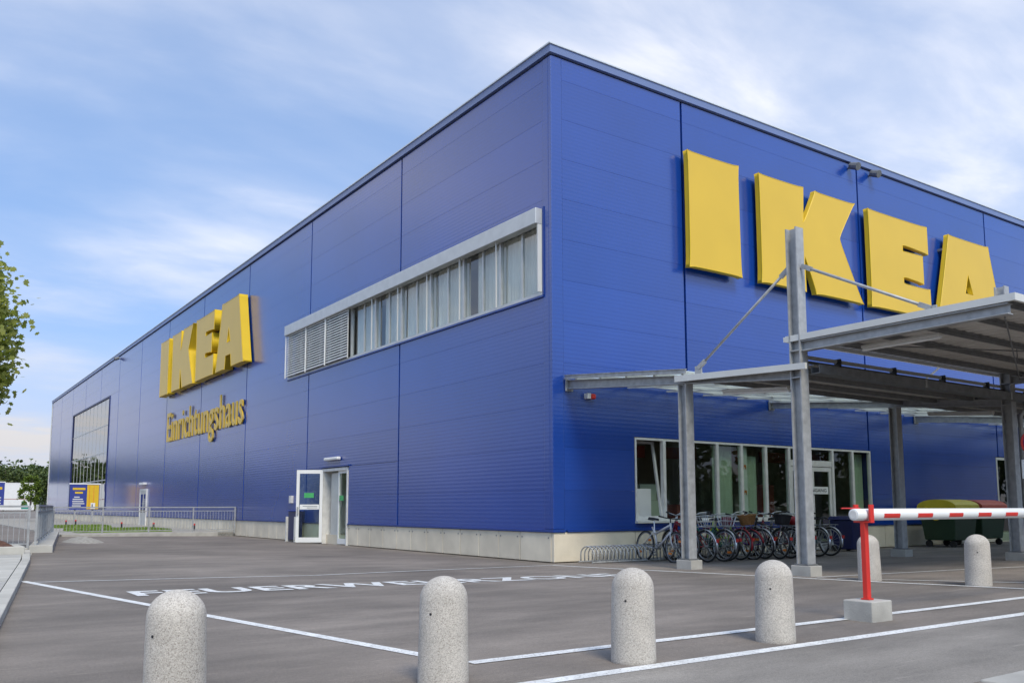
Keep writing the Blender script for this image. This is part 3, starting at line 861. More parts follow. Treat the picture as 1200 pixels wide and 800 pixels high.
# interior seen through the glass
MB().box(2.0, 12.2, 2.9, 3.0, 0.0, 3.2).box(2.0, 2.1, 0.36, 2.9, 0.0, 3.2).box(12.1, 12.2, 0.36, 2.9, 0.0, 3.2).build('interior_wall', 'interior', fw)
MB().box(2.1, 12.1, 0.36, 2.9, 3.05, 3.15).build('ceiling', 'interior', fw)
MB().box(2.1, 12.1, 0.36, 2.9, 0.301, 0.34).build('interior_floor', 'interior_floor', fw)
MB().box(2.44, 3.22, 0.38, 0.42, 0.62, 1.62).build('white_panel', 'white', fw)
MB().box(3.4, 4.2, 1.0, 1.6, 0.35, 1.35).box(3.5, 4.05, 1.05, 1.5, 1.36, 1.75).build('display_unit', 'interior_green', fw)
curtain(5.25, 6.0, 0.5, 2.8, 0.30, fw, 'R', 'interior_green', amp=0.02, wl=0.3)
MB().box(6.1, 6.42, 0.16, 0.18, 0.87, 2.72).build('poster_strip', 'interior_pale', fw)
curtain(6.44, 6.95, 0.5, 2.5, 0.34, fw, 'R', 'interior_green', amp=0.02, wl=0.4)
MB().box(10.80, 11.05, 0.16, 0.18, 0.87, 2.72).build('poster_strip', 'interior_pale', fw)
curtain(11.08, 11.6, 0.4, 2.7, 0.30, fw, 'R', 'interior_green', amp=0.02, wl=0.3)
m = MB()
for xq, zs in ((6.17, (2.35, 2.05, 1.72, 1.35, 1.0)), (6.32, (2.2, 1.55)), (10.88, (2.45, 1.55)),):
    for z in zs:
        m.box(xq - 0.05, xq + 0.05, 0.145, 0.155, z, z + 0.06).box(xq - 0.05, xq - 0.03, 0.145, 0.155, z - 0.05, z).box(xq + 0.03, xq + 0.05, 0.145, 0.155, z - 0.05, z)
m.build('poster_print', 'orange', fw)
MB().box(4.5, 5.1, 0.8, 1.5, 0.35, 1.25).box(8.2, 9.0, 1.4, 2.0, 0.35, 1.8).build('display_unit', 'interior_red', fw)
MB().box(7.1, 7.8, 1.2, 2.0, 0.35, 1.5).box(9.9, 10.6, 1.6, 2.4, 0.35, 1.2).build('display_unit', 'interior', fw)
for q in range(5):
    MB().box(3.0 + q * 1.9, 4.2 + q * 1.9, 1.6, 1.66, 2.45, 2.75).build('banner', 'interior_red', fw)
# ---- glass entrance glimpsed behind the second mast
ew = MB().box(18.82, 18.9, 0.0, 0.1, 0.0, 2.83).box(21.1, 21.18, 0.0, 0.1, 0.0, 2.83).box(18.9, 21.1, 0.0, 0.1, 2.75, 2.83).build('side_entrance', 'fascia', store)
MB().box(18.9, 21.1, 0.04, 0.048, 0.05, 2.75).build('pane', 'glass', ew)
MB().box(18.4, 21.6, 1.6, 1.7, 0, 3.0).build('interior_wall', 'interior', ew)

# ---- small things fixed to the walls
def floodlight(o, d):
    """o on wall, d outward direction"""
    o = Vector(o); d = Vector(d)
    mb = MB(); mb.tube([o, o + d * 0.16], 0.03, 6)
    mb.tube([o + d * 0.08 + Vector((0, 0, 0.05)), o + d * 0.34 + Vector((0, 0, -0.05))], [0.10, 0.12], 10)
    mb.build('floodlight', 'galv_dark', store)
floodlight((11.15, 0.0, 11.22), (0, -1, 0)); floodlight((12.2, 0.0, 11.22), (0, -1, 0)); floodlight((0, 48.3, 11.2), (-1, 0, 0))
al = MB().box(0.88, 0.98, -0.12, 0.0, 3.58, 3.70).build('alarm_lamp', 'white', store)
MB().box(0.985, 1.12, -0.14, -0.02, 3.575, 3.695).build('lens', 'red', al, bevel=0.03)
MB().box(-0.10, 0.0, 15.30, 15.48, 1.34, 1.60).build('junction_box', 'white_dirty', store)

# ------------------------------------------------------------------ yellow letters
def flare(poly, amt=0.034, long=1.1):
    out = []
    n = len(poly)
    area = sum(poly[i][0] * poly[(i + 1) % n][1] - poly[(i + 1) % n][0] * poly[i][1] for i in range(n))
    sg = 1 if area > 0 else -1
    for i in range(n):
        a = Vector(poly[i]); b_ = Vector(poly[(i + 1) % n]); d = b_ - a
        out.append(tuple(a))
        if d.length > long:
            nn = Vector((-d.y, d.x)).normalized() * sg
            for t_, k in ((0.035, 0.45), (0.10, 0.85), (0.22, 1.0), (0.5, 1.08), (0.78, 1.0), (0.90, 0.85), (0.965, 0.45)):
                q = a + d * t_ + nn * (amt * k)
                out.append((q.x, q.y))
    return out
LET = {
 'I': [[(4.02, 10.0), (5.90, 10.0), (5.92, 7.02), (4.02, 7.02)]],
 'K': [[(6.69, 10.0), (8.55, 10.0), (8.50, 8.98), (9.08, 10.0), (10.95, 10.0), (10.14, 8.80), (11.18, 7.02), (8.97, 7.02), (8.50, 8.02), (8.53, 7.02), (6.69, 7.02)]],
 'E': [[(11.58, 10.0), (14.74, 10.0), (14.74, 9.08), (13.33, 9.16), (13.33, 8.98), (14.42, 9.00), (14.42, 8.08), (13.31, 8.15), (13.31, 7.99), (14.76, 7.98), (14.78, 7.02), (11.58, 7.02)]],
 'A': [[(16.02, 10.0), (18.54, 10.0), (19.40, 7.02), (17.64, 7.02), (17.50, 7.60), (16.74, 7.60), (16.64, 7.02), (15.14, 7.02)], [(17.12, 8.80), (17.38, 8.16), (16.90, 8.16)]],
}
def big_sign(label, xf, depth, sx_):
    s = thing('store_sign', label, 'sign')
    for ch in 'IKEA':
        polys = [flare(q) if i == 0 else q for i, q in enumerate(LET[ch])]
        polys = [[((u - 4.02) * sx_, v_) for u, v_ in q] for q in polys]
        me = curve_mesh(polys, depth, 0.0)
        me.materials.clear(); me.materials.append(MATS['yellow']); me.materials.append(MATS['yellow_edge'])
        for pl in me.polygons:
            pl.material_index = 0 if pl.normal.z > 0.9 else 1
        o = link('letter', me, 'yellow', s)
        o.matrix_world = xf
        # folded rim of the sheet-metal face
        rim = []
        for i, q in enumerate(polys):
            rim.append(q)
        mb = MB()
        for q in polys:
            mb.tube([(a, b_, depth / 2 - 0.004) for a, b_ in q], 0.013, 4, closed=True)
        ro = mb.build('rim', 'yellow_edge', o)
    # stand-off rails that carry the letters
    return s
dR = 0.16
big_sign('giant four-letter yellow sign high on the front wall above the canopy', frame_xf((4.02, -0.30 + dR / 2, 0), (1, 0, 0), (0, 0, 1), (0, -1, 0)), dR, 1.0)
dL = 0.36
big_sign('deep yellow four-letter sign on the long left wall above smaller script', frame_xf((-0.42 + dL / 2, 34.54, 0.08), (0, -1, 0), (0, 0, 1), (-1, 0, 0)), dL, 0.932)
# brackets between letters and wall (parts of the signs)
for s in [o for o in bpy.data.objects if o.name.startswith('store_sign')]:
    front = 'front' in s['label']
    for ch in 'IKEA':
        for z in (7.5, 9.5):
            us = [u for u, _ in LET[ch][0]]
            for u in (min(us) + 0.75, max(us) - 0.95):
                if front: MB().box(u - 0.04, u + 0.04, -0.15, -0.002, z - 0.04, z + 0.04).build('bracket', 'galv_dark', s)
                else:
                    y_ = 34.54 - (u - 4.02) * 0.932
                    MB().box(-0.07, -0.002, y_ - 0.04, y_ + 0.04, z - 0.04, z + 0.04).build('bracket', 'galv_dark', s)

# smaller word on the left wall
v, f = text_mesh('Einrichtungshaus', 0.05, 0.006, spacing=1.06)
isl = islands(len(v), f)
groups = {}
for i, k in enumerate(isl): groups.setdefault(k, []).append(i)
cl = sorted(([v[ix][:, 0].min(), v[ix][:, 0].max(), set(ix)] for ix in groups.values()), key=lambda q: -(q[1] - q[0]))
letters = []
for a, b_, ix in cl:
    c = (a + b_) / 2
    for Lq in letters:
        if Lq[0] <= c <= Lq[1]:
            Lq[2] |= ix; break
    else:
        letters.append([a, b_, ix])
letters.sort(key=lambda q: q[0])
x0, x1 = v[:, 0].min(), v[:, 0].max()
capz = [v[i][1] for i in letters[0][2]]; zb_, zt_ = min(capz), max(capz)
script = thing('wall_lettering', 'small yellow word in slim letters below the left wall sign', 'sign')
for a, b_, ix in letters:
    idx = sorted(ix); mp_ = {q: k for k, q in enumerate(idx)}
    vv = []
    for q in idx:
        u = (v[q][0] - x0) / (x1 - x0); h = (v[q][1] - zb_) / (zt_ - zb_)
        vv.append((-0.075 - v[q][2], 34.0 - u * 12.9, 4.66 + h * 1.52))
    ff = [tuple(mp_[k] for k in fc) for fc in f if fc[0] in mp_]
    MB().add(vv, ff).build('letter', 'yellow', script)
m = MB()
for k in range(8):
    m.box(-0.030, -0.002, 33.4 - k * 1.65, 33.46 - k * 1.65, 5.0, 5.06)
m.build('bracket_row', 'galv_dark', script)['kind'] = 'stuff'

# ------------------------------------------------------------------ steel canopy
can = thing('steel_canopy', 'galvanised steel entrance canopy with tall masts, tie rods and two roof levels', 'canopy')
def hsec(mb, x, y, z0, z1, w=0.195, h=0.20, t1=0.022, t2=0.016, along='y'):
    """vertical H section, flanges facing along the given axis"""
    if along == 'y':
        mb.box(x - w / 2, x + w / 2, y - h / 2, y - h / 2 + t1, z0, z1).box(x - w / 2, x + w / 2, y + h / 2 - t1, y + h / 2, z0, z1)
        mb.box(x - t2 / 2, x + t2 / 2, y - h / 2 + t1, y + h / 2 - t1, z0, z1)
    else:
        mb.box(x - h / 2, x - h / 2 + t1, y - w / 2, y + w / 2, z0, z1).box(x + h / 2 - t1, x + h / 2, y - w / 2, y + w / 2, z0, z1)
        mb.box(x - h / 2 + t1, x + h / 2 - t1, y - t2 / 2, y + t2 / 2, z0, z1)
    return mb
def ibeam_y(mb, x, y0, z0, y1, z1, h0, h1, w=0.14, t1=0.016, t2=0.012):
    """I beam in a plane of constant x: top edge runs from (y0,z0) to (y1,z1), depth h0 to h1"""
    def slab_(zA0, zB0, zA1, zB1, ww):
        mb.add([(x - ww / 2, y0, zB0), (x + ww / 2, y0, zB0), (x + ww / 2, y1, zB1), (x - ww / 2, y1, zB1),
                (x - ww / 2, y0, zA0), (x + ww / 2, y0, zA0), (x + ww / 2, y1, zA1), (x - ww / 2, y1, zA1)],
               [(0, 1, 2, 3), (7, 6, 5, 4), (0, 4, 5, 1), (1, 5, 6, 2), (2, 6, 7, 3), (3, 7, 4, 0)])
    slab_(z0, z0 - t1, z1, z1 - t1, w)
    slab_(z0 - h0 + t1, z0 - h0, z1 - h1 + t1, z1 - h1, w)
    slab_(z0 - t1, z0 - h0 + t1, z1 - t1, z1 - h1 + t1, t2)
    return mb
FX = [0.42, 7.22, 14.02, 20.82, 27.62]
PY, MY = -3.52, -6.05
XE = 28.2
UY0, UY1 = -5.87, -9.45
def zlow(y):       # top of the lower beam
    return 3.95 + (3.38 - 3.95) * (-y / 6.05)
for i, x in enumerate(FX):
    g1, g2 = gz(x, PY), gz(x, MY)
    for (yy, gg) in ((PY, g1), (MY, g2)):
        MB().box(x - 0.145, x + 0.145, yy - 0.185, yy + 0.185, gg - 0.12, gg + 0.165).build('footing', 'concrete', can, bevel=0.008)
        MB().box(x - 0.125, x + 0.125, yy - 0.13, yy + 0.13, gg + 0.167, gg + 0.19).build('base_plate', 'galv_dark', can)
    hsec(MB(), x, PY, g1 + 0.19, zlow(PY) - 0.165).build('post', 'galv', can)
    hsec(MB(), x, MY, g2 + 0.19, 5.76, 0.195, 0.21).build('mast', 'galv', can)
    ibeam_y(MB(), x, -0.06, zlow(0.06), MY + 0.105, zlow(MY + 0.105), 0.20, 0.135).build('beam', 'galv', can)
    MB().box(x - 0.10, x + 0.10, -0.058, -0.03, zlow(0) - 0.24, zlow(0) + 0.02).build('wall_plate', 'galv', can)
    ibeam_y(MB(), x, MY - 0.105, 3.86, UY1 + 0.06, 3.86, 0.17, 0.15).build('beam', 'galv', can)
    MB().box(x - 0.10, x + 0.10, MY - 0.08, MY + 0.08, 3.70, 3.72).build('stiffener', 'galv', can)
    MB().box(x - 0.10, x + 0.10, MY - 0.08, MY + 0.08, 3.26, 3.28).build('stiffener', 'galv', can)
    # tie rods with fork ends
    for (a, b_) in (((x, MY + 0.13, 5.12), (x, -3.86, 3.72)), ((x, MY - 0.13, 5.10), (x, -8.32, 3.99))):
        a = Vector(a); b_ = Vector(b_); d = (b_ - a).normalized()
        rod = MB().tube([a + d * 0.1, b_ - d * 0.1], 0.024, 8).build('tie_rod', 'galv', can, smooth=True)
        for e, s in ((a, 1), (b_, -1)):
            MB().bar(e, e + d * (0.2 * s), 0.05, 0.075).build('fork_end', 'galv', rod)
        MB().box(x - 0.012, x + 0.012, b_.y - 0.08, b_.y + 0.08, b_.z - 0.16, b_.z + 0.04).build('gusset', 'galv', rod)
# upper roof: edge trim, sheet, purlins
TX = 0.33
MB().box(TX, TX + 0.05, UY1, UY0, 3.87, 3.97).build('fascia', 'fascia', can)
MB().box(TX, XE, UY1 - 0.05, UY1 - 0.001, 3.87, 3.97).build('fascia', 'fascia', can)
MB().box(TX, XE, UY0 + 0.001, UY0 + 0.04, 3.88, 3.96).build('fascia', 'fascia', can)
def corrugated(x0, x1, y0, y1, zf, amp=0.02, pitch=0.25, name='roof_sheet', material='sheet'):
    m = MB(); xs = []
    x = x0
    while x < x1 - 1e-6:
        xs += [(x, 0), (x + pitch * 0.42, 0), (x + pitch * 0.5, amp), (x + pitch * 0.92, amp)]
        x += pitch
    xs.append((x1, 0))
    for (x, dz) in xs:
        m.v += [(min(x, x1), y0, zf(y0) + dz), (min(x, x1), y1, zf(y1) + dz)]
    for i in range(len(xs) - 1):
        m.f.append((2 * i, 2 * i + 2, 2 * i + 3, 2 * i + 1))
    o = m.build(name, material, can)
    sd = o.modifiers.new('thick', 'SOLIDIFY'); sd.thickness = 0.006; sd.offset = 1
    return o
corrugated(TX + 0.055, XE, UY1 + 0.002, UY0, lambda y: 3.925)
for y in (-6.35, -7.10, -7.86, -8.62, -9.32):
    for a, b_ in zip(FX[:-1], FX[1:]):
        MB().box(a + 0.015, b_ - 0.015, y - 0.035, y + 0.035, 3.895, 3.918).box(a + 0.015, b_ - 0.015, y - 0.006, y + 0.006, 3.825, 3.893).build('purlin', 'galv_dark', can)
for a, b_ in zip(FX[:-1], FX[1:]):
    for (p0, p1) in (((a, -6.3, 3.80), (b_, -9.3, 3.80)), ((a, -9.3, 3.775), (b_, -6.3, 3.775))):
        MB().tube([p0, p1], 0.012, 5).build('bracing_rod', 'galv_dark', can)
    MB().tube([(a + 3.4, -7.86, 3.83), (a + 3.4, -7.86, 3.58)], 0.008, 5).build('hanger', 'galv_dark', can)
# service pipes under the inner edge of the upper roof
pp = MB().tube([(0.56, -5.93, 3.66), (XE, -5.93, 3.66)], 0.035, 8).build('pipe', 'fascia', can, smooth=True)
MB().tube([(0.56, -5.98, 3.565), (XE, -5.98, 3.565)], 0.028, 8).build('pipe', 'galv_dark', can, smooth=True)
for k in range(16):
    x = 1.6 + k * 1.65
    if min(abs(x - q) for q in FX) < 0.2: continue
    MB().box(x - 0.02, x + 0.02, -6.015, -5.90, 3.535, 3.70).build('pipe_clamp', 'black', can)
va = MB().box(0.56, 0.66, -5.99, -5.87, 3.60, 3.72).build('valve', 'galv_dark', can)
MB().box(0.57, 0.70, -5.97, -5.90, 3.725, 3.75).build('valve_handle', 'red', va)
# lower roof: translucent strip at the wall, sheet roof between the rows, gutter
def zt(y): return 4.03 + (3.70 - 4.03) * (-y / 3.6)
m = MB(); m.add([(0.32, -3.62, zt(-3.62)), (XE, -3.62, zt(-3.62)), (XE, -0.04, zt(-0.04)), (0.32, -0.04, zt(-0.04))], [(0, 1, 2, 3)])
o = m.build('translucent_roof', 'polycarbonate', can)
ibeam_y(MB(), 0.30, -0.05, zt(0) + 0.03, -3.66, zt(-3.66) + 0.03, 0.09, 0.09, w=0.05, t1=0.01).build('edge_rail', 'galv', can)
for y in (-0.35, -1.15, -1.95, -2.75, -3.5):
    for a, b_ in zip(FX[:-1], FX[1:]):
        MB().box(a - 0.05, b_ - 0.06, y - 0.03, y + 0.03, zt(y) - 0.075, zt(y) - 0.008).build('purlin', 'fascia', can)
m = MB()
for k in range(22):
    x = 0.9 + k * 1.25
    m.bar((x, -0.05, zt(-0.05) - 0.10), (x, -3.5, zt(-3.5) - 0.10), 0.04, 0.045)
m.build('glazing_bar_row', 'fascia', can)['kind'] = 'stuff'
def z2(y): return 3.60 + (3.47 - 3.60) * ((-y - 3.4) / 2.8)
corrugated(0.30, XE, -6.16, -3.40, z2)
m = MB(); m.add([(0.24, -6.30, 3.375), (0.29, -6.30, 3.375), (0.29, -3.42, 3.50), (0.24, -3.42, 3.50), (0.24, -6.30, 3.475), (0.29, -6.30, 3.475), (0.29, -3.42, 3.615), (0.24, -3.42, 3.615)],
      [(0, 3, 2, 1), (4, 5, 6, 7), (0, 1, 5, 4), (1, 2, 6, 5), (2, 3, 7, 6), (3, 0, 4, 7)])
m.build('fascia', 'fascia', can)
for y in (-3.75, -4.55, -5.35, -5.88):
    for a, b_ in zip(FX[:-1], FX[1:]):
        MB().box(a + 0.08, b_ - 0.08, y - 0.03, y + 0.03, z2(y) - 0.09, z2(y) - 0.004).build('purlin', 'galv_dark', can)
for a in range(9):
    xa = 0.56 + a * 3.1; xb = min(xa + 3.09, XE)
    if xb - xa < 0.5: continue
    gt = MB().box(xa, xb, -6.34, -6.325, 3.33, 3.47).box(xa, xb, -6.185, -6.17, 3.33, 3.45).box(xa, xb, -6.325, -6.185, 3.33, 3.345).build('gutter', 'galv_dark', can)
    MB().box(xb - 0.03, xb + 0.03, -6.35, -6.342, 3.325, 3.475).build('gutter_joint', 'galv', gt)
MB().tube([(7.52, -6.25, 3.33), (7.52, -6.25, 3.2), (7.52, -6.12, 3.05), (7.52, -6.10, 0.12)], 0.05, 8).build('downpipe', 'galv', can, smooth=True)
# tube lamps
def tube_lamp(a, b_):
    a = Vector(a); b_ = Vector(b_)
    o = MB().bar(a, b_, 0.11, 0.05).build('lamp_housing', 'white_dirty', can, bevel=0.01)
    off = Vector((0, 0, -0.045))
    MB().tube([a + off, b_ + off], 0.022, 8).build('lamp_tube', 'white', o)
tube_lamp((0.75, -7.0, 3.665), (0.75, -8.25, 3.665))
tube_lamp((0.80, -4.1, 3.30), (0.80, -5.55, 3.19))
tube_lamp((7.6, -7.0, 3.665), (7.6, -8.25, 3.665))
tube_lamp((7.6, -4.1, 3.30), (7.6, -5.55, 3.19))
# ------------------------------------------------------------------ concrete bollards
BR, BHT = 0.144, 0.63
prof = [(BR + 0.009, -0.05), (BR + 0.009, 0.02), (BR + 0.005, 0.25), (BR, BHT - 0.135)]
for k in range(1, 9):
    a = R(90 * k / 8)
    prof.append((max(BR * math.cos(a), 0.004), BHT - 0.135 + 0.135 * math.sin(a)))
bme = MB().lathe(prof, 40).mesh('bollard'); bme.materials.append(MATS['aggregate'])
for x, y, s, lab in ((-10.235, -10.25, 1.0, 'pale aggregate bollard leftmost in the near row, cut by the picture bottom'),
                     (-8.70, -10.29, 1.0, 'pale aggregate bollard second from left, where the two white lines meet'),
                     (-7.27, -10.40, 1.0, 'pale aggregate bollard third from left, in front of the building corner'),
                     (-5.735, -10.36, 1.0, 'pale aggregate bollard just left of the barrier rest'),
                     (0.30, -7.24, 1.06, 'pale aggregate bollard standing behind the red barrier post'),
                     (0.62, -8.66, 1.09, 'pale aggregate bollard at right in front of the waste containers')):
    o = link('concrete_bollard', bme, 'aggregate', None, True, (x, y, gz(x, y)))
    o.scale = (s, s, s)
    o.rotation_euler = (R(random.uniform(-0.9, 0.9)), R(random.uniform(-0.9, 0.9)), random.uniform(0, 6))
    tag(o, lab, 'bollard', 'concrete bollards beside the lane')
    h = MB().tube([(0, -BR + 0.004, BHT * 0.66), (0, -BR - 0.004, BHT * 0.66)], 0.008, 6).build('lifting_hole', 'dark', o)
    h.rotation_euler = (0, 0, -o.rotation_euler.z + R(-62))

# ------------------------------------------------------------------ lane barrier
bx0, by0 = -3.945, -9.99
bz = gz(bx0, by0)
bar_ = thing('barrier_rest', 'bright red barrier rest post on a grey concrete block', 'barrier', (bx0, by0, bz))
MB().box(-0.16, 0.16, -0.15, 0.15, -0.03, 0.185).build('concrete_block', 'concrete', bar_, bevel=0.01)
MB().box(-0.03, 0.03, -0.022, 0.022, 0.185, 0.90).build('post', 'red', bar_)
MB().box(-0.03, 0.03, -0.09, -0.072, 0.90, 1.07).box(-0.03, 0.03, 0.072, 0.09, 0.90, 1.07).box(-0.03, 0.03, -0.072, 0.072, 0.90, 0.915).build('fork', 'red', bar_)
MB().box(-0.04, 0.04, -0.04, 0.04, 0.187, 0.20).build('foot_plate', 'red', bar_)
boom = thing('barrier_boom', 'white round barrier boom with red stripes lying across the picture at right', 'barrier', (bx0, by0, bz + 0.975))
bl = MB().tube([(-0.16, 0, 0), (-0.155, 0, 0), (5.2, 0, 0)], [0.047, 0.056, 0.056], 20).build('tube', 'white', boom, smooth=True)
bl.data.polygons.foreach_set('use_smooth', [len(q.vertices) == 4 for q in bl.data.polygons])
MB().tube([(-0.166, 0, 0), (-0.158, 0, 0)], 0.038, 16).build('end_cap', 'white_dirty', boom)
MB().tube([(-0.27, 0.05, 0.060), (0.02, 0.05, 0.060)], 0.007, 6).build('tip_rod', 'red', boom)
for k in range(9):
    x = 0.25 + k * 0.58
    m = MB(); n = 8
    for i in range(n + 1):
        a = R(170 + 46 * i / n)   # lower front band of the tube
        for xx in (x, x + 0.27):
            m.v.append((xx, math.cos(a) * 0.0572, math.sin(a) * 0.0572 + 0.0))
    for i in range(n):
        m.f.append((2 * i, 2 * i + 1, 2 * i + 3, 2 * i + 2))
    m.build('red_stripe', 'red', boom)
hb = thing('barrier_housing', 'white barrier drive cabinet that carries the boom, right of the view', 'barrier', (bx0 + 5.3, by0, bz))
MB().box(-0.18, 0.3, 0.09, 0.42, -0.02, 1.15).build('cabinet', 'white', hb, bevel=0.02)
MB().box(-0.1, 0.1, -0.085, 0.085, 0.88, 1.08).build('pivot', 'galv_dark', hb)

# ------------------------------------------------------------------ bicycle stand and bicycles
rk = thing('bicycle_rack', 'low galvanised bicycle stand of many round hoops along the front plinth', 'bike rack', (0, 0, 0))
m = MB().tube([(0.35, -0.42, 0.045), (6.9, -0.42, 0.045)], 0.02, 6)
m.build('rail', 'galv', rk)
MB().tube([(0.35, -0.86, 0.05), (6.9, -0.86, 0.05)], 0.02, 6).build('rail', 'galv', rk)
hoop = MB()
pts = [(0, -0.86, 0.05)] + [(0, -0.64 - 0.22 * math.cos(R(a)), 0.20 + 0.17 * math.sin(R(a))) for a in range(0, 181, 20)] + [(0, -0.42, 0.05)]
hoop.tube(pts, 0.014, 6)
hme = hoop.mesh('hoop'); hme.materials.append(MATS['galv'])
for k in range(62):
    link('hoop', hme, 'galv', rk, True, (0.40 + k * 0.105, 0, 0.0))

WR = 0.335
def wheel_parts(cx, tyre_m='rubber', rim_m='chrome'):
    t_ = MB().ring((cx, 0, WR), WR - 0.02, 0.021, 'y', 28, 6).mesh('tyre'); t_.materials.append(MATS[tyre_m])
    r_ = MB().ring((cx, 0, WR), WR - 0.048, 0.012, 'y', 28, 5).mesh('rim'); r_.materials.append(MATS[rim_m])
    s_ = MB()
    for i in range(16):
        a = 2 * math.pi * i / 16; sgn = 1 if i % 2 else -1
        s_.tube([(cx, 0.025 * sgn, WR), (cx + (WR - 0.05) * math.cos(a), 0, WR + (WR - 0.05) * math.sin(a))], 0.0028, 3, cap=False)
    s_.tube([(cx, -0.05, WR), (cx, 0.05, WR)], 0.022, 8)
    s_ = s_.mesh('spokes'); s_.materials.append(MATS['chrome'])
    return t_, r_, s_
WB = 1.06
WHEELS = {}
def wheel(parent, cx, rim_m, reflector=True):
    k = (cx, rim_m)
    if k not in WHEELS: WHEELS[k] = wheel_parts(cx, 'rubber', rim_m)
    t_, r_, s_ = WHEELS[k]
    w = link('wheel', t_, 'rubber', parent, True)
    link('rim', r_, rim_m, w, True)
    link('spoke_set', s_, 'chrome', w)
    if reflector:
        for a in (40, 220):
            c = Vector((cx + 0.2 * math.cos(R(a)), 0, WR + 0.2 * math.sin(R(a))))
            MB().box(c.x - 0.045, c.x + 0.045, -0.012, 0.012, c.z - 0.022, c.z + 0.022).build('reflector', 'orange', w)
    return w
def bicycle(label, x, y, rz, frame_m, style='city', lean=3.0, bars='chrome', basket=None, guard=None, rim='chrome', steer=0.0, bag=None):
    """local x: rear wheel at 0, front wheel at WB; stands on z = 0"""
    b = thing('bicycle', label, 'bicycle', (x, y, gz(x, y)), 0, 'bicycles parked at the stand')
    b.rotation_euler = (R(lean * 1.5), 0, rz + R(random.uniform(-5, 5)))
    wheel(b, 0.0, rim, len(label) % 2 == 0); wheel(b, WB, rim, len(label) % 3 == 0)
    f = MB()
    bb = (0.44, 0, 0.29); st = (0.30, 0, 0.72); ht = (0.86, 0, 0.80); hb_ = (0.90, 0, 0.66)
    rT = 0.020
    if style == 'mtb':
        f.tube([bb, hb_], 0.026, 8).tube([(0.34, 0, 0.60), ht], 0.026, 8).tube([bb, (0.34, 0, 0.62), (0.22, 0, 0.74)], 0.024, 8)
    elif style == 'step':
        f.tube([bb, (0.62, 0, 0.34), hb_], 0.024, 8).tube([(0.38, 0, 0.46), (0.60, 0, 0.47), ht], 0.02, 8).tube([bb, st], rT, 8)
    else:
        f.tube([bb, hb_], 0.022, 8).tube([(0.31, 0, 0.69), ht], rT, 8).tube([bb, st], rT, 8)
    f.tube([(0.85, 0, 0.84), (0.905, 0, 0.64)], 0.024, 8)
    for s in (-1, 1):
        f.tube([(0, 0.055 * s, WR), (0.44, 0.035 * s, 0.29)], 0.011, 6)
        f.tube([(0, 0.055 * s, WR), (0.31, 0.02 * s, 0.66)], 0.010, 6)
    f.build('frame', frame_m, b, smooth=True)
    fk = MB()
    for s in (-1, 1):
        fk.tube([(0.905, 0.0, 0.65), (0.93, 0.055 * s, 0.60), (0.99, 0.055 * s, 0.44), (WB, 0.055 * s, WR)], [0.016, 0.015, 0.013, 0.010], 6)
    fk.build('fork', frame_m if style != 'mtb' else 'silver', b, smooth=True)
    sp = MB().tube([(0.31, 0, 0.66), (0.265, 0, 0.90 if style == 'mtb' else 0.86)], 0.013, 6).build('seat_post', 'chrome', b)
    sz = 0.91 if style == 'mtb' else 0.87
    sd = MB()
    prof_ = [(-0.14, 0.075, 0.0), (-0.10, 0.09, 0.015), (-0.02, 0.06, 0.005), (0.08, 0.025, 0.0), (0.15, 0.018, -0.01)]
    for (u, w, dz) in prof_:
        for (sy, zz) in ((-1, -0.02), (-0.8, 0.03), (0.8, 0.03), (1, -0.02)):
            sd.v.append((0.27 + u, w * sy, sz + dz + zz))
    for i in range(len(prof_) - 1):
        for k in range(4):
            k2 = (k + 1) % 4
            sd.f.append((i * 4 + k, i * 4 + k2, i * 4 + 4 + k2, i * 4 + 4 + k))
    sd.f += [(3, 2, 1, 0), tuple(16 + k for k in range(4))]
    sd.build('saddle', 'black', b, smooth=False)
    hbz = 0.97 if style != 'mtb' else 0.95
    h = MB().tube([(0.86, 0, 0.82), (0.835, 0, hbz - 0.02)], 0.013, 6)
    if style == 'mtb':
        h.tube([(0.85, -0.30, hbz), (0.88, -0.05, hbz - 0.02), (0.88, 0.05, hbz - 0.02), (0.85, 0.30, hbz)], 0.012, 6)
    else:
        h.tube([(0.66, -0.28, hbz + 0.03), (0.76, -0.27, hbz + 0.05), (0.88, -0.16, hbz + 0.04), (0.87, 0, hbz), (0.88, 0.16, hbz + 0.04), (0.76, 0.27, hbz + 0.05), (0.66, 0.28, hbz + 0.03)], 0.011, 6)
    ho = h.build('handlebar', bars, b, smooth=True)
    for s in (-1, 1):
        if style == 'mtb': MB().tube([(0.85, 0.19 * s, hbz - 0.003), (0.85, 0.31 * s, hbz + 0.003)], 0.017, 6).build('grip', 'black', ho)
        else: MB().tube([(0.77, 0.268 * s, hbz + 0.048), (0.655, 0.282 * s, hbz + 0.028)], 0.017, 6).build('grip', 'black', ho)
    cr = MB().ring((0.44, -0.06, 0.29), 0.085, 0.010, 'y', 16, 4)
    cr.tube([(0.44, -0.08, 0.29), (0.52, -0.08, 0.15)], 0.009, 5).tube([(0.44, 0.08, 0.29), (0.36, 0.08, 0.43)], 0.009, 5)
    cr.tube([(0.44, -0.09, 0.29), (0.44, 0.09, 0.29)], 0.015, 6)
    cr.box(0.47, 0.57, -0.17, -0.085, 0.14, 0.16).box(0.31, 0.41, 0.085, 0.17, 0.42, 0.44)
    cr.build('crank', 'galv_dark', b)
    MB().tube([(0.0, -0.06, WR + 0.04), (0.44, -0.06, 0.375)], 0.006, 4).tube([(0.0, -0.06, WR - 0.04), (0.44, -0.06, 0.205)], 0.006, 4).build('chain', 'black', b)
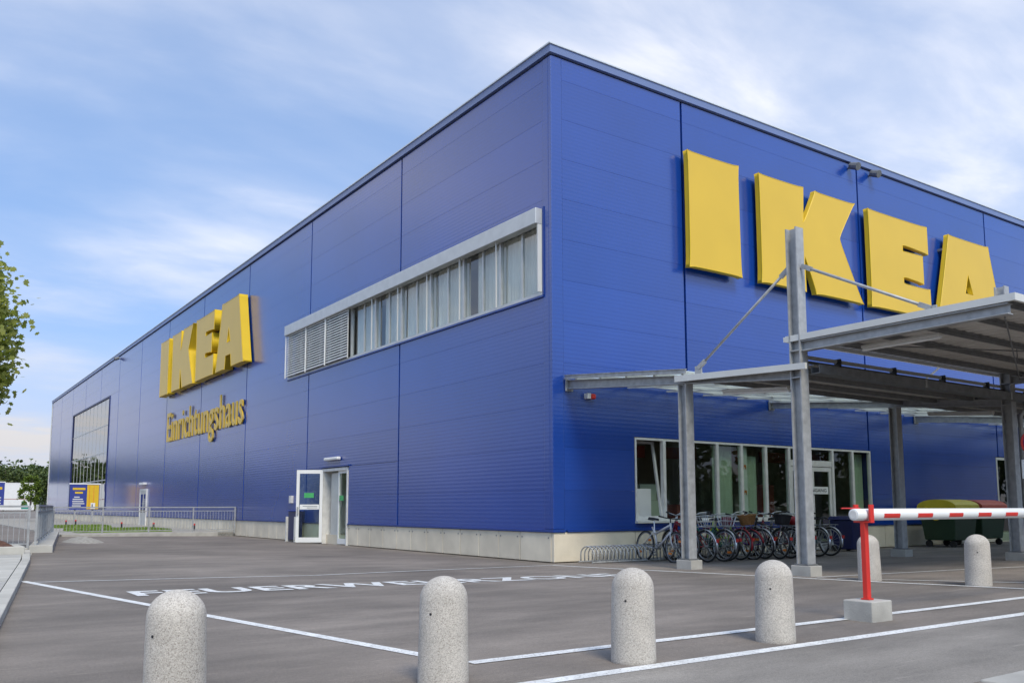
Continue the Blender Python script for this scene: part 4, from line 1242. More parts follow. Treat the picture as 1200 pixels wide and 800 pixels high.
    if guard:
        for cx, a0, a1 in ((0.0, 35, 200), (WB, 10, 165)):
            g_ = MB(); n = 14; rr = WR + 0.022
            for i in range(n + 1):
                a = R(a0 + (a1 - a0) * i / n)
                for (yy, dr_) in ((-0.028, -0.012), (0.0, 0.0), (0.028, -0.012)):
                    g_.v.append((cx + (rr + dr_) * math.cos(a), yy, WR + (rr + dr_) * math.sin(a)))
            for i in range(n):
                for k in (0, 1):
                    g_.f.append((i * 3 + k, i * 3 + k + 1, i * 3 + 4 + k, i * 3 + 3 + k))
            o = g_.build('mudguard', guard, b, smooth=True)
            sd_ = o.modifiers.new('t', 'SOLIDIFY'); sd_.thickness = 0.003
        MB().box(-0.375, -0.352, -0.03, 0.03, 0.42, 0.49).build('tail_light', 'red', b)
        c = MB()
        for s in (-1, 1):
            c.tube([(0.28, 0.05 * s, 0.72), (-0.18, 0.06 * s, 0.735)], 0.006, 5).tube([(0.0, 0.06 * s, WR), (-0.1, 0.06 * s, 0.735)], 0.006, 5)
        for q in range(4):
            c.tube([(0.16 - q * 0.11, -0.06, 0.735), (0.16 - q * 0.11, 0.06, 0.735)], 0.005, 4)
        c.build('carrier', 'galv', b)
    if basket:
        bz_ = (0.98, 0.78) if basket[0] == 'front' else (-0.05, 0.75)
        k = MB(); n = 16; lw = []
        for (zz, sx_, sy_) in ((0.0, 0.13, 0.12), (0.21, 0.18, 0.17)):
            for i in range(n):
                a = 2 * math.pi * i / n
                ce = abs(math.cos(a)) ** 0.6 * math.copysign(1, math.cos(a)); se = abs(math.sin(a)) ** 0.6 * math.copysign(1, math.sin(a))
                k.v.append((bz_[0] + sx_ * ce, sy_ * se, bz_[1] + zz))
        for i in range(n):
            j = (i + 1) % n
            k.f.append((i, j, n + j, n + i))
        k.f.append(tuple(reversed(range(n))))
        if basket[1] == 'wire':
            o = MB()
            for i in range(n): o.tube([k.v[i], k.v[n + i]], 0.004, 4)
            for zq in (0, 1): o.tube([k.v[zq * n + i] for i in range(n)], 0.006, 4, closed=True)
            mid = [tuple((Vector(k.v[i]) + Vector(k.v[n + i])) / 2) for i in range(n)]
            o.tube(mid, 0.005, 4, closed=True)
            o.build('basket', 'chrome', b)
        else:
            o = k.build('basket', basket[1], b)
            sdm = o.modifiers.new('t', 'SOLIDIFY'); sdm.thickness = 0.015
            MB().tube([k.v[n + i] for i in range(n)], 0.014, 6, closed=True).build('basket_rim', basket[1], b)
    if bag:
        u = MB(); rows = ((0.0, 0.10, 0.08), (0.05, 0.155, 0.11), (0.12, 0.16, 0.11), (0.19, 0.10, 0.07))
        for (dz, a_, c_) in rows:
            for i in range(12):
                an = 2 * math.pi * i / 12
                u.v.append((-0.02 + a_ * math.cos(an), c_ * math.sin(an), 0.745 + dz))
        for r_ in range(3):
            for i in range(12):
                j = (i + 1) % 12
                u.f.append((r_ * 12 + i, r_ * 12 + j, r_ * 12 + 12 + j, r_ * 12 + 12 + i))
        u.f += [tuple(reversed(range(12))), tuple(36 + i for i in range(12))]
        u.build('bag', bag, b, smooth=True)
    st_ = MB().tube([(0.36, 0.03, 0.30), (0.30, 0.16, 0.02)], 0.008, 5).build('kickstand', 'galv_dark', b)
    return b
UPY = R(90)     # front wheel towards the wall
bicycle('silver mountain bike with black high saddle, leftmost at the stand', 1.93, -0.72, R(-101), 'silver', 'mtb', lean=-4, bars='black', rim='bike_grey')
bicycle('dark maroon bicycle half hidden behind the silver mountain bike', 2.02, -2.02, R(74), 'bike_maroon', 'city', lean=4, guard=None)
bicycle('red bicycle with silver mudguards directly behind the first canopy post', 2.36, -2.16, R(84), 'bike_red', 'city', lean=-3, guard='chrome', basket=('rear', 'wire'))
bicycle('green step-through bicycle with wire rear basket right of the first post', 2.78, -2.22, R(88), 'bike_green', 'step', lean=3, guard='chrome', basket=('rear', 'wire'))
bicycle('black bicycle carrying a purple bag on its rear carrier', 3.16, -2.02, R(92), 'bike_black', 'city', lean=-2, guard='bike_black', bag='bike_maroon')
bicycle('lime and red bicycle between the purple bag and the wicker basket', 3.50, -2.05, R(85), 'bike_lime', 'step', lean=3, guard='bike_red')
bicycle('red bicycle turned outwards with a brown wicker basket', 3.98, -0.98, R(-88), 'bike_red', 'step', lean=3, basket=('front', 'wicker'), guard='bike_red')
bicycle('purple bicycle with pale grips right of the wicker basket', 4.30, -2.05, R(90), 'bike_purple', 'step', lean=-4, guard='chrome')
bicycle('black city bicycle with bright rim in front of the fourth window', 4.42, -2.36, R(80), 'bike_black', 'city', lean=3, guard='bike_black', basket=('rear', 'black'))
bicycle('maroon bicycle with red saddlebag left of the tall mast', 4.86, -2.30, R(84), 'bike_maroon', 'step', lean=4, guard='chrome', bag='bike_red')
bicycle('grey bicycle partly hidden behind the tall mast', 5.45, -2.22, R(88), 'bike_grey', 'city', lean=-3, guard='chrome')
bicycle('green bicycle with a yellow wheel reflector just right of the tall mast', 5.92, -2.26, R(84), 'bike_green', 'city', lean=3, guard='chrome', basket=('front', 'wire'))
bicycle('black bicycle with red tail light, rightmost at the stand', 6.42, -2.22, R(86), 'bike_black', 'city', lean=2, guard='chrome')

# ------------------------------------------------------------------ waste containers
def container(label, x, y, rz, lid_m, open_flap):
    c = thing('waste_container', label, 'container', (x, y, gz(x, y)), rz, 'wheeled waste containers by the front wall')
    m = MB()   # tapered tub
    v0 = [(-0.58, -0.44), (0.58, -0.44), (0.58, 0.44), (-0.58, 0.44)]; v1 = [(-0.68, -0.53), (0.68, -0.53), (0.68, 0.53), (-0.68, 0.53)]
    m.add([(a, b_, 0.2) for a, b_ in v0] + [(a, b_, 1.08) for a, b_ in v1], [(3, 2, 1, 0), (4, 5, 6, 7)] + [(i, (i + 1) % 4, (i + 1) % 4 + 4, i + 4) for i in range(4)])
    tub = m.build('tub', 'bin_green', c, bevel=0.03)
    MB().box(-0.72, 0.72, -0.57, -0.53, 1.0, 1.09).box(-0.72, 0.72, 0.53, 0.57, 1.0, 1.09).box(-0.72, -0.68, -0.53, 0.53, 1.0, 1.09).box(0.68, 0.72, -0.53, 0.53, 1.0, 1.09).build('rim', 'bin_green', c, bevel=0.01)
    # domed lid
    l = MB(); n = 10
    for i in range(n + 1):
        a = math.pi * i / n
        yy = -0.58 * math.cos(a); zz = 1.10 + 0.27 * math.sin(a) ** 0.75
        l.v += [(-0.70, yy, zz), (0.70, yy, zz)]
    for i in range(n): l.f.append((2 * i, 2 * i + 1, 2 * i + 3, 2 * i + 2))
    l.f.append(tuple(2 * i for i in range(n + 1))); l.f.append(tuple(reversed([2 * i + 1 for i in range(n + 1)]))); l.f.append((0, 2 * n, 2 * n + 1, 1))
    lo = l.build('lid', lid_m, c)
    for s in (-1, 1):
        MB().bar((0.72 * s, 0.35, 1.12), (0.72 * s, 0.0, 0.86), 0.03, 0.12).build('lid_arm', lid_m, c)
        MB().tube([(0.705 * s, 0.0, 0.86), (0.745 * s, 0.0, 0.86)], 0.10, 14).build('pivot', lid_m, c)
    for (wx, wy) in ((-0.5, -0.35), (0.5, -0.35), (-0.5, 0.35), (0.5, 0.35)):
        MB().tube([(wx - 0.025, wy, 0.10), (wx + 0.025, wy, 0.10)], 0.10, 14).box(wx - 0.04, wx + 0.04, wy - 0.03, wy + 0.03, 0.11, 0.205).build('caster', 'rubber', c)
    lt = MB()
    for k in range(5):
        lt.box(0.12 + k * 0.07, 0.165 + k * 0.07, -0.535, -0.505, 0.84, 0.93)
    lt.build('stencil_mark', 'white_dirty', c)
    return c
container('green waste container with domed yellow lid behind the barrier boom', 13.75, -1.05, R(2), 'lid_yellow', True)
container('green waste container with faded red lid, right of the yellow-lidded one', 15.75, -0.85, R(-2), 'lid_red', False)
nb_ = thing('waste_bin', 'dark navy wheeled bin between the last bicycle and canopy post', 'bin', (9.35, -0.75, gz(9.35, -0.75)))
m = MB().add([(-0.3, -0.28, 0.05), (0.3, -0.28, 0.05), (0.3, 0.28, 0.05), (-0.3, 0.28, 0.05), (-0.37, -0.36, 0.82), (0.37, -0.36, 0.82), (0.37, 0.36, 0.82), (-0.37, 0.36, 0.82)],
       [(3, 2, 1, 0), (4, 5, 6, 7), (0, 1, 5, 4), (1, 2, 6, 5), (2, 3, 7, 6), (3, 0, 4, 7)])
m.build('tub', 'navy', nb_, bevel=0.03)
MB().add([(-0.40, -0.40, 0.822), (0.40, -0.40, 0.822), (0.40, 0.40, 0.822), (-0.40, 0.40, 0.822), (-0.34, -0.30, 0.90), (0.34, -0.30, 0.90), (0.34, 0.36, 0.92), (-0.34, 0.36, 0.92)],
         [(3, 2, 1, 0), (4, 5, 6, 7), (0, 1, 5, 4), (1, 2, 6, 5), (2, 3, 7, 6), (3, 0, 4, 7)]).build('lid', 'navy', nb_, bevel=0.02)
for s in (-1, 1):
    MB().tube([(0.3 * s - 0.03, 0.26, 0.08), (0.3 * s + 0.03, 0.26, 0.08)], 0.09, 12).build('wheel', 'rubber', nb_)

# blue bin in its white frame beside the emergency door
wb = thing('litter_bin', 'dark blue litter bin between two white posts beside the open door', 'bin', (-0.22, 14.45, gz(-0.22, 14.45)))
MB().box(-0.14, 0.14, -0.30, 0.34, 0.06, 1.05).build('tub', 'navy', wb, bevel=0.015)
for yy in (-0.40, 0.40):
    MB().box(-0.20, -0.10, yy - 0.035, yy + 0.035, 0.0, 0.86).build('post', 'white_dirty', wb)
MB().box(-0.17, 0.17, -0.33, 0.42, 1.051, 1.08).build('lid', 'sign_blue', wb)

# ------------------------------------------------------------------ sign post and trolley rails at the right edge
sp = thing('sign_post', 'grey post with round blue and red road sign and white plate at right edge', 'sign', (6.22, -6.87, gz(6.22, -6.87)))
MB().tube([(0, 0, -0.02), (0, 0, 3.0)], 0.035, 10).build('post', 'galv', sp, smooth=True)
ang = R(-45)
sg = MB().tube([(-0.036, -0.062, 2.28), (-0.042, -0.073, 2.28)], 0.24, 28).build('sign_disc', 'red', sp)
MB().tube([(-0.0425, -0.0735, 2.28), (-0.044, -0.0765, 2.28)], 0.19, 28).build('disc_field', 'sign_blue', sp)
d = Vector((-0.5, -0.866, 0)); s_ = Vector((0.866, -0.5, 0))
for k in (-1, 1):
    MB().bar(Vector((-0.0455, -0.0785, 2.28)) - s_ * 0.13 + Vector((0, 0, -0.13 * k)), Vector((-0.0455, -0.0785, 2.28)) + s_ * 0.13 + Vector((0, 0, 0.13 * k)), 0.003, 0.045).build('disc_bar', 'red', sp)
MB().bar(Vector((-0.036, -0.062, 1.78)) - s_ * 0.24, Vector((-0.036, -0.062, 1.78)) + s_ * 0.24, 0.012, 0.36).build('plate', 'white', sp)
MB().bar(Vector((-0.0395, -0.0685, 1.86)) - s_ * 0.18, Vector((-0.0395, -0.0685, 1.86)) + s_ * 0.18, 0.002, 0.03).bar(Vector((-0.0395, -0.0685, 1.74)) - s_ * 0.14, Vector((-0.0395, -0.0685, 1.74)) + s_ * 0.14, 0.002, 0.05).build('plate_mark', 'bike_grey', sp)
tr = thing('trolley_rail', 'galvanised trolley bay railing beside the second mast', 'railing', (6.9, -6.55, gz(6.9, -6.55)))
for (x, y) in ((0, 0), (0, -1.5), (1.6, 0), (1.6, -1.5)):
    MB().tube([(x, y, -0.02), (x, y, 1.05)], 0.025, 8).build('post', 'galv', tr, smooth=True)
for z in (0.35, 0.70, 1.04):
    MB().tube([(1.6, -1.5, z), (0, -1.5, z), (0, 0, z), (1.6, 0, z)], 0.02, 8).build('rail', 'galv', tr)

# ------------------------------------------------------------------ left side: kerb, slabs, planter, fences, lawn
KA = [(-12.2, -18.0), (-10.66, -5.95), (-9.39, 4.10), (-8.95, 8.4)]
def kerb_run(pts, w, h, name, material='pale_concrete', side=-1, seg=1.0):
    st_ = strip(pts[0], pts[-1], 0.10, name, 0.003, 'concrete')
    cnt = 0
    for (a, b_) in zip(pts[:-1], pts[1:]):
        a = Vector((*a, 0)); b_ = Vector((*b_, 0)); d = b_ - a; n = max(1, round(d.length / seg)); e = d / n
        s = Vector((-d.y, d.x, 0)).normalized() * side * -1
        for i in range(n):
            p0 = a + e * i + e.normalized() * 0.004; p1 = a + e * (i + 1) - e.normalized() * 0.004
            z0, z1 = gz(p0.x, p0.y), gz(p1.x, p1.y)
            q = [p0, p1, p1 + s * w, p0 + s * w]; zz = [z0, z1, z1, z0]
            m = MB().add([(c.x, c.y, k - 0.1) for c, k in zip(q, zz)] + [(c.x, c.y, k + h) for c, k in zip(q, zz)],
                     [(3, 2, 1, 0), (4, 5, 6, 7), (0, 1, 5, 4), (1, 2, 6, 5), (2, 3, 7, 6), (3, 0, 4, 7)])
            m.build('kerb_stone', material, st_, bevel=0.008)
    return st_
kerb_run(KA, 0.14, 0.085, 'kerb', side=-1)
# paving slabs behind the kerb
pv = structure('pavement', MB().add([(-16.3, -8.9, 0.165), (-11.3, -8.9, 0.165), (-9.4, 6.4, 0.150), (-14.4, 6.4, 0.150)], [(0, 1, 2, 3)]), 'gravel')
def kx(y):
    for (a, b_) in zip(KA[:-1], KA[1:]):
        if a[1] <= y <= b_[1]:
            return a[0] + (b_[0] - a[0]) * (y - a[1]) / (b_[1] - a[1])
    return KA[-1][0]
y = -9.0
row = 0
while y < 6.4:
    L_ = 1.55
    for c in range(4):
        y1 = min(y + L_, 6.45) - 0.012
        xa0, xa1 = kx(y) - 0.155 - c * 1.3, kx(y1) - 0.155 - c * 1.3
        z = gz(xa0, y) + 0.075 + random.uniform(-0.004, 0.004)
        m = MB().add([(xa0 - 1.288, y, z - 0.12), (xa0, y, z - 0.12), (xa1, y1, z - 0.12), (xa1 - 1.288, y1, z - 0.12),
                      (xa0 - 1.288, y, z), (xa0, y, z), (xa1, y1, z), (xa1 - 1.288, y1, z)],
                     [(3, 2, 1, 0), (4, 5, 6, 7), (0, 1, 5, 4), (1, 2, 6, 5), (2, 3, 7, 6), (3, 0, 4, 7)])
        m.build('paving_slab', 'concrete' if (row * 3 + c) % 5 == 2 else 'pale_concrete', pv)
    y += L_; row += 1
# planter with brown soil
pl = thing('planter', 'low pale concrete planter with reddish brown soil at the left edge', 'planter', (-11.6, 7.1, 0.15))
MB().box(-2.2, 2.35, -0.62, -0.44, -0.1, 0.22).box(-2.2, 2.35, 0.52, 0.70, -0.1, 0.22).box(2.17, 2.35, -0.44, 0.52, -0.1, 0.22).box(-2.2, -2.02, -0.44, 0.52, -0.1, 0.22).build('wall', 'pale_concrete', pl, bevel=0.012)
m = MB(); n_, k_ = 24, 8
for j in range(k_ + 1):
    for i in range(n_ + 1):
        u, w = i / n_, j / k_
        m.v.append((-2.02 + 4.19 * u, -0.44 + 0.96 * w, 0.22 + 0.26 * math.sin(math.pi * u) ** 0.5 * math.sin(math.pi * w) + random.uniform(-0.015, 0.015)))
for j in range(k_):
    for i in range(n_):
        m.f.append((j * (n_ + 1) + i, j * (n_ + 1) + i + 1, (j + 1) * (n_ + 1) + i + 1, (j + 1) * (n_ + 1) + i))
m.build('soil', 'soil', pl, smooth=True)

def railing(label, a, b_, spans, zt_, zb_, base_z, bal=0.115):
    """steel bar railing from a to b_"""
    a = Vector((*a, 0)); b_ = Vector((*b_, 0)); d = (b_ - a)
    r = thing('fence', label, 'fence', (a.x, a.y, base_z), math.atan2(d.y, d.x), 'galvanised bar railings')
    Ln = d.length
    for i in range(spans + 1):
        x = Ln * i / spans
        MB().box(x - 0.025, x + 0.025, -0.025, 0.025, -0.05, zt_).build('post', 'galv', r)
    MB().box(-0.03, Ln + 0.03, -0.03, 0.03, zt_, zt_ + 0.045).build('top_rail', 'galv', r)
    MB().box(0.026, Ln - 0.026, -0.015, 0.015, zt_ - 0.14, zt_ - 0.11).build('rail', 'galv', r)
    MB().box(0.026, Ln - 0.026, -0.015, 0.015, zb_, zb_ + 0.03).build('rail', 'galv', r)
    m = MB(); x = bal
    while x < Ln - 0.05:
        m.box(x - 0.006, x + 0.006, -0.006, 0.006, zb_ + 0.03, zt_ - 0.14); x += bal
    m.build('baluster_row', 'galv', r)['kind'] = 'stuff'
    return r
railing('long grey bar railing running from the kerb wall to the store wall', (-6.82, 21.8), (-0.06, 21.8), 4, 1.0, 0.10, 0.17)
railing('short grey bar railing at the left edge behind the planter', (-14.2, 8.95), (-8.95, 8.95), 3, 0.96, 0.08, 0.24)
railing('receding grey bar railing on the white kerb wall', (-8.78, 9.0), (-6.90, 21.6), 7, 0.92, 0.08, 0.30)
# low concrete wall under the receding railing, kerb under the long one
kw = structure('kerb_wall', MB().add([(-8.95, 8.60, -0.05), (-8.45, 8.60, -0.05), (-6.55, 22.3, -0.05), (-7.05, 22.3, -0.05), (-8.95, 8.60, 0.30), (-8.45, 8.60, 0.30), (-6.55, 22.3, 0.30), (-7.05, 22.3, 0.30)],
     [(3, 2, 1, 0), (4, 5, 6, 7), (0, 1, 5, 4), (1, 2, 6, 5), (2, 3, 7, 6), (3, 0, 4, 7)]), 'pale_concrete', bevel=0.01)
structure('kerb', MB().box(-6.55, -0.8, 21.55, 21.95, -0.1, 0.19), 'concrete', bevel=0.01)
structure('kerb', MB().box(-14.5, -8.96, 8.75, 9.15, -0.05, 0.24), 'pale_concrete', bevel=0.01)
# heap of gravel at the railing corner
m = MB(); n_ = 20
for j in range(9):
    for i in range(n_):
        a = 2 * math.pi * i / n_; r_ = j / 8
        m.v.append((-6.75 + 0.62 * r_ * math.cos(a), 15.6 + 1.5 * r_ * math.sin(a), 0.09 + 0.20 * (1 - r_ ** 1.5) + random.uniform(-0.02, 0.02) * (1 - r_)))
for j in range(8):
    for i in range(n_):
        i2 = (i + 1) % n_
        m.f.append((j * n_ + i, j * n_ + i2, (j + 1) * n_ + i2, (j + 1) * n_ + i))
tag(m.build('gravel_heap', 'gravel', smooth=True), 'pale gravel heaped at the railing corner', 'gravel', kind='stuff')
# gravel strip and two lawns behind the railing
structure('gravel_strip', MB().box(-6.5, -0.02, 22.0, 80, -0.1, 0.16), 'gravel')
def lawn(x0, x1, y0, y1, z, label, n):
    base = structure('lawn_soil', MB().box(x0, x1, y0, y1, z - 0.05, z), 'grass_blade')
    xs = rng.uniform(x0, x1, n); ys_ = rng.uniform(y0, y1, n); h = rng.uniform(0.05, 0.13, n); a = rng.uniform(0, 6.28, n)
    m = MB()
    for i in range(n):
        c, s = math.cos(a[i]) * 0.03, math.sin(a[i]) * 0.03
        o = len(m.v)
        m.v += [(xs[i] - c, ys_[i] - s, z), (xs[i] + c, ys_[i] + s, z), (xs[i] + s, ys_[i] - c, z + h[i])]
        m.f.append((o, o + 1, o + 2))
    tag(m.build('grass', 'grass'), label, 'grass', kind='stuff')
lawn(-5.6, -1.9, 24.5, 28.5, 0.19, 'bright green grass strip just behind the long railing', 9000)
lawn(-5.2, -2.6, 34.0, 37.0, 0.19, 'second thin grass strip farther along the store wall', 4000)
for x, y, lab in ((-2.6, 31.5, 'small red-topped marker post near the lawn end'), (-1.6, 29.3, 'small red-topped marker post between the railing and service door'), (-0.75, 25.4, 'small red-topped marker post closest to the store wall'),
                  (-3.9, 40.0, 'small dark marker post far along the gravel strip'), (-3.2, 41.5, 'small red marker post beside the far grass strip')):
    mk = thing('marker_post', lab, 'post', (x, y, 0.16))
    MB().tube([(0, 0, -0.02), (0, 0, 0.24)], 0.045, 8).build('post', 'dark', mk)
    MB().tube([(0, 0, 0.24), (0, 0, 0.31)], 0.05, 8).build('cap', 'red', mk)

# ------------------------------------------------------------------ billboards
def board(name, label, x0, x1, y, z0, z1, material, legs=(0.2, 0.8)):
    b = thing(name, label, 'billboard', ((x0 + x1) / 2, y, 0.1))
    cx = (x0 + x1) / 2
    MB().box(x0 - cx, x1 - cx, -0.04, 0.04, z0 - 0.1, z1 - 0.1).build('board_panel', material, b)
    MB().box(x0 - cx - 0.05, x1 - cx + 0.05, -0.06, 0.06, z1 - 0.1, z1 - 0.02).build('top_edge', 'white', b)
    for t_ in legs:
        x = x0 - cx + (x1 - x0) * t_
        MB().box(x - 0.05, x + 0.05, 0.045, 0.14, -0.1, z0 + 0.3).build('leg', 'galv', b)
    return b
b1 = board('billboard', 'blue and yellow billboard standing in front of the glazed facade', -2.68, -0.93, 48, 1.05, 2.68, 'board_blue')
MB().box(0.13, 0.84, -0.055, -0.041, 0.98, 2.55).build('yellow_field', 'board_yellow', b1)
MB().box(0.26, 0.29, -0.06, -0.0555, 1.0, 2.5).box(0.52, 0.55, -0.06, -0.0555, 1.0, 2.5).build('field_stripe', 'orange', b1)
MB().box(0.38, 0.64, -0.062, -0.0562, 1.0, 1.38).build('emblem', 'white', b1)
MB().box(0.44, 0.50, -0.064, -0.0625, 1.05, 1.3).box(0.50, 0.58, -0.064, -0.0625, 1.05, 1.10).build('emblem_mark', 'dark', b1)
m = MB(); m.box(-0.72, 0.02, -0.05, -0.041, 2.22, 2.36).box(-0.58, -0.12, -0.05, -0.041, 1.98, 2.10); m.build('print_line', 'board_yellow', b1)
m = MB()
for k, (a, c) in enumerate(((-0.62, -0.3), (-0.7, -0.1), (-0.72, -0.05), (-0.70, 0.0), (-0.72, -0.2))):
    m.box(a, c, -0.05, -0.041, 1.72 - k * 0.14, 1.79 - k * 0.14)
m.build('print_line', 'fascia', b1)
b2 = board('billboard', 'dark blue billboard with yellow print at the far left edge', -8.4, -4.12, 76, 1.40, 3.42, 'board_blue')
MB().box(0.6, 1.95, -0.05, -0.041, 2.70, 2.92).box(0.9, 1.6, -0.05, -0.041, 2.30, 2.52).build('print_line', 'board_yellow', b2)
m = MB()
for z in (1.92, 1.68, 1.42): m.box(0.7, 1.9, -0.05, -0.041, z, z + 0.09)
m.build('print_line', 'fascia', b2)
b3 = board('hoarding', 'long white hoarding with grey letters behind the young tree', -12, 0.55, 97, 0.9, 3.85, 'white', (0.1, 0.4, 0.7, 0.95))
for body, X, w, h_ in (('c', 1.45, 0.42, 0.55), ('h', 1.97, 0.42, 0.78), ('F', 5.62, 0.42, 0.75)):
    v, f = text_mesh(body, 0.0)
    x0, x1 = v[:, 0].min(), v[:, 0].max(); y0, y1 = v[:, 1].min(), v[:, 1].max()
    MB().add([(X + (q[0] - x0) / (x1 - x0) * w, -0.045, 2.55 + (q[1] - y0) / (y1 - y0) * h_) for q in v], f).build('lettering', 'bike_grey', b3)
MB().box(-6, 6.1, -0.046, -0.041, 1.98, 2.04).build('print_line', 'interior_red', b3)
MB().box(1.75, 2.3, -0.046, -0.041, 0.98, 1.5).build('emblem', 'bike_purple', b3)
MB().add([(5.0, -0.045, 0.9), (5.75, -0.045, 0.9), (5.5, -0.045, 1.75), (5.0, -0.045, 1.75)], [(0, 1, 2, 3)]).build('emblem', 'teal', b3)

# ------------------------------------------------------------------ trees
def leaves(centres, sizes, shape, name, material, parent=None):
    """one mesh of many small leaf faces, numpy built"""
    n = len(centres); k = len(shape)
    nrm = rng.normal(size=(n, 3)); nrm[:, 2] = np.abs(nrm[:, 2]) * 0.8 + 0.25
    nrm /= np.linalg.norm(nrm, axis=1)[:, None]
    t1 = np.cross(nrm, rng.normal(size=(n, 3))); t1 /= np.linalg.norm(t1, axis=1)[:, None]
    t2 = np.cross(nrm, t1)
    sh = np.array(shape)
    V = centres[:, None, :] + (t1[:, None, :] * sh[None, :, 0:1] + t2[:, None, :] * sh[None, :, 1:2]) * sizes[:, None, None]
    me = bpy.data.meshes.new(name)
    me.vertices.add(n * k); me.vertices.foreach_set('co', V.reshape(-1))
    me.loops.add(n * k); me.loops.foreach_set('vertex_index', np.arange(n * k, dtype=np.int32))
    me.polygons.add(n); me.polygons.foreach_set('loop_start', np.arange(0, n * k, k, dtype=np.int32))
    me.update(calc_edges=True)
    return link(name, me, material, parent)
MAPLE = [(0, -0.5), (0.22, -0.28), (0.5, -0.22), (0.36, 0.05), (0.46, 0.33), (0.16, 0.30), (0, 0.55), (-0.16, 0.30), (-0.46, 0.33), (-0.36, 0.05), (-0.5, -0.22), (-0.22, -0.28)]
OVAL = [(0, -0.5), (0.30, -0.15), (0.26, 0.22), (0, 0.5), (-0.26, 0.22), (-0.30, -0.15)]
def tree(label, x, y, z, trunk_h, crown_c, crown_r, n_clump, per, leaf, shape, material, seed, tr=0.13):
    r = np.random.default_rng(seed)
    t_ = thing('tree', label, 'tree', (x, y, z))
    tm = MB()
    top = Vector((0.1, 0.05, crown_c + crown_r[2] * 0.75))
    tm.tube([(0, 0, -0.1), (0.02, 0.0, trunk_h * 0.5), (0.05, 0.02, trunk_h), (0.06, 0.04, crown_c), top], [tr * 1.25, tr, tr * 0.85, tr * 0.5, tr * 0.12], 9)
    cs = []
    while len(cs) < n_clump:
        p = r.uniform(-1, 1, 3)
        rad = np.linalg.norm(p)
        if rad > 1 or rad < 0.35: continue
        q = p * np.array(crown_r)
        q[2] += crown_c
        cs.append(q)
    for q in cs[: max(14, n_clump // 3)]:
        h = max(trunk_h, min(q[2] - 0.5, top.z - 0.4)) - 0.25
        tm.tube([(0.05, 0.03, h), (q[0] * 0.5, q[1] * 0.5, h + (q[2] - h) * 0.62), tuple(q)], [tr * 0.34, tr * 0.2, tr * 0.06], 5)
    tm.build('trunk', 'bark', t_, smooth=True)
    cc = np.array(cs)
    pts = np.repeat(cc, per, axis=0) + r.normal(size=(n_clump * per, 3)) * np.array([0.21, 0.21, 0.19]) * (crown_r[0] / 2.0)
    leaves(pts, r.uniform(0.7, 1.25, len(pts)) * leaf, shape, 'crown', material, t_)
    return t_
tree('leafy maple whose sunlit crown edge enters at the left border', -11.78, 9.9, 0.15, 2.3, 5.15, (2.25, 2.25, 3.05), 1150, 44, 0.14, MAPLE, 'leaf', 5)
tree('young bright green tree in front of the white hoarding', -3.72, 60.0, 0.1, 1.0, 2.35, (0.80, 0.80, 1.25), 60, 40, 0.15, OVAL, 'leaf_bright', 6, 0.05)
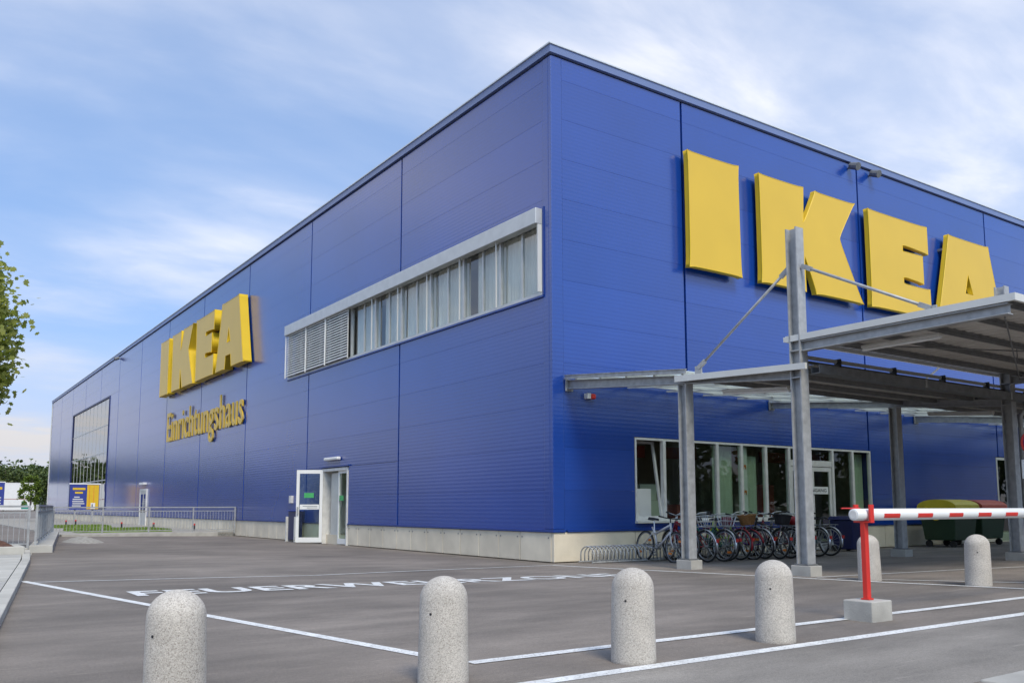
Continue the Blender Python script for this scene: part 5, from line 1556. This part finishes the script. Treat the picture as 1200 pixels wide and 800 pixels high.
# the wood behind: one mass
wc = []; wsz = []
trunks = MB()
def wood_tree(x, y, h, w, per=620, leaf=0.22):
    c = np.array([x, y, h * 0.58])
    n = 34
    p = rng.normal(size=(n, 3)); p /= np.linalg.norm(p, axis=1)[:, None]
    p *= rng.uniform(0.45, 1.0, n)[:, None]
    cl_ = c + p * np.array([w, w, h * 0.42])
    q = np.repeat(cl_, per // n, axis=0) + rng.normal(size=(n * (per // n), 3)) * (w * 0.20)
    q[:, 2] = np.maximum(q[:, 2], 0.3)
    wc.append(q); wsz.append(rng.uniform(0.6, 1.3, len(q)) * (leaf * w + 0.12))
    trunks.tube([(x, y, -0.2), (x, y, h * 0.8)], [0.3, 0.08], 6)
for x in np.arange(-120, 90, 8.0):
    wood_tree(x + rng.uniform(-3, 3), 300 + rng.uniform(-14, 14), rng.uniform(14.0, 18.0), rng.uniform(5.0, 7.0), *((2400, 0.12) if -25 < x < 35 else (700, 0.22)))
for x in np.arange(-160, 130, 11.0):
    wood_tree(x + rng.uniform(-3, 3), 345 + rng.uniform(-10, 14), rng.uniform(17, 21), rng.uniform(6.5, 8.5), 520)
# the wood's unseen left flank; belts behind and right are added for dark reflections
for y in np.arange(-60, 130, 6.5):
    wood_tree(-88 + rng.uniform(-5, 5), y + rng.uniform(-2, 2), rng.uniform(8, 13), rng.uniform(3.2, 4.6), 420)
for x in np.arange(-80, 150, 7.0):
    wood_tree(x + rng.uniform(-2, 2), -70 + rng.uniform(-6, 6), rng.uniform(12, 19), rng.uniform(4.2, 6.0), 620)
    wood_tree(x + rng.uniform(-2, 2), -66 + rng.uniform(-2, 2), rng.uniform(4, 6), rng.uniform(3.6, 4.6), 520)
for y in np.arange(-66, 10, 7.5):
    wood_tree(150 + rng.uniform(-5, 5), y + rng.uniform(-2, 2), rng.uniform(12, 19), rng.uniform(4.2, 6.0), 480)
wo_ = leaves(np.concatenate(wc), np.concatenate(wsz), OVAL, 'woodland', 'leaf_wood')
tag(wo_, 'dense dark green wood rising behind the white hoarding, with added unseen belts', 'woodland', kind='stuff')
tag(trunks.build('woodland_trunks', 'bark'), 'trunks of the dark green wood behind the hoarding and of its added unseen belts', 'woodland', kind='stuff')
# distant hill
m = MB(); n_ = 40
for i in range(n_ + 1):
    x = -500 + 1400 * i / n_
    h = 14 + 16 * math.exp(-((x - 90) / 160) ** 2) + 4 * math.sin(i * 1.7) + 3 * math.sin(i * 0.7)
    m.v += [(x, 620, -2), (x, 650, h * 0.7), (x, 720, h), (x, 820, -2)]
for i in range(n_):
    for k in range(3):
        m.f.append((i * 4 + k, i * 4 + 4 + k, i * 4 + 5 + k, i * 4 + 1 + k))
mat('hill', (0.035, 0.055, 0.03), 0.95, var=0.5, scale=0.08)
structure('hill', m, 'hill', smooth=True)
# pale kerb just entering at the bottom right corner
kc = structure('kerb', MB().box(-6.05, -1.0, -12.6, -12.10, 0.05, 0.170), 'concrete', bevel=0.02)
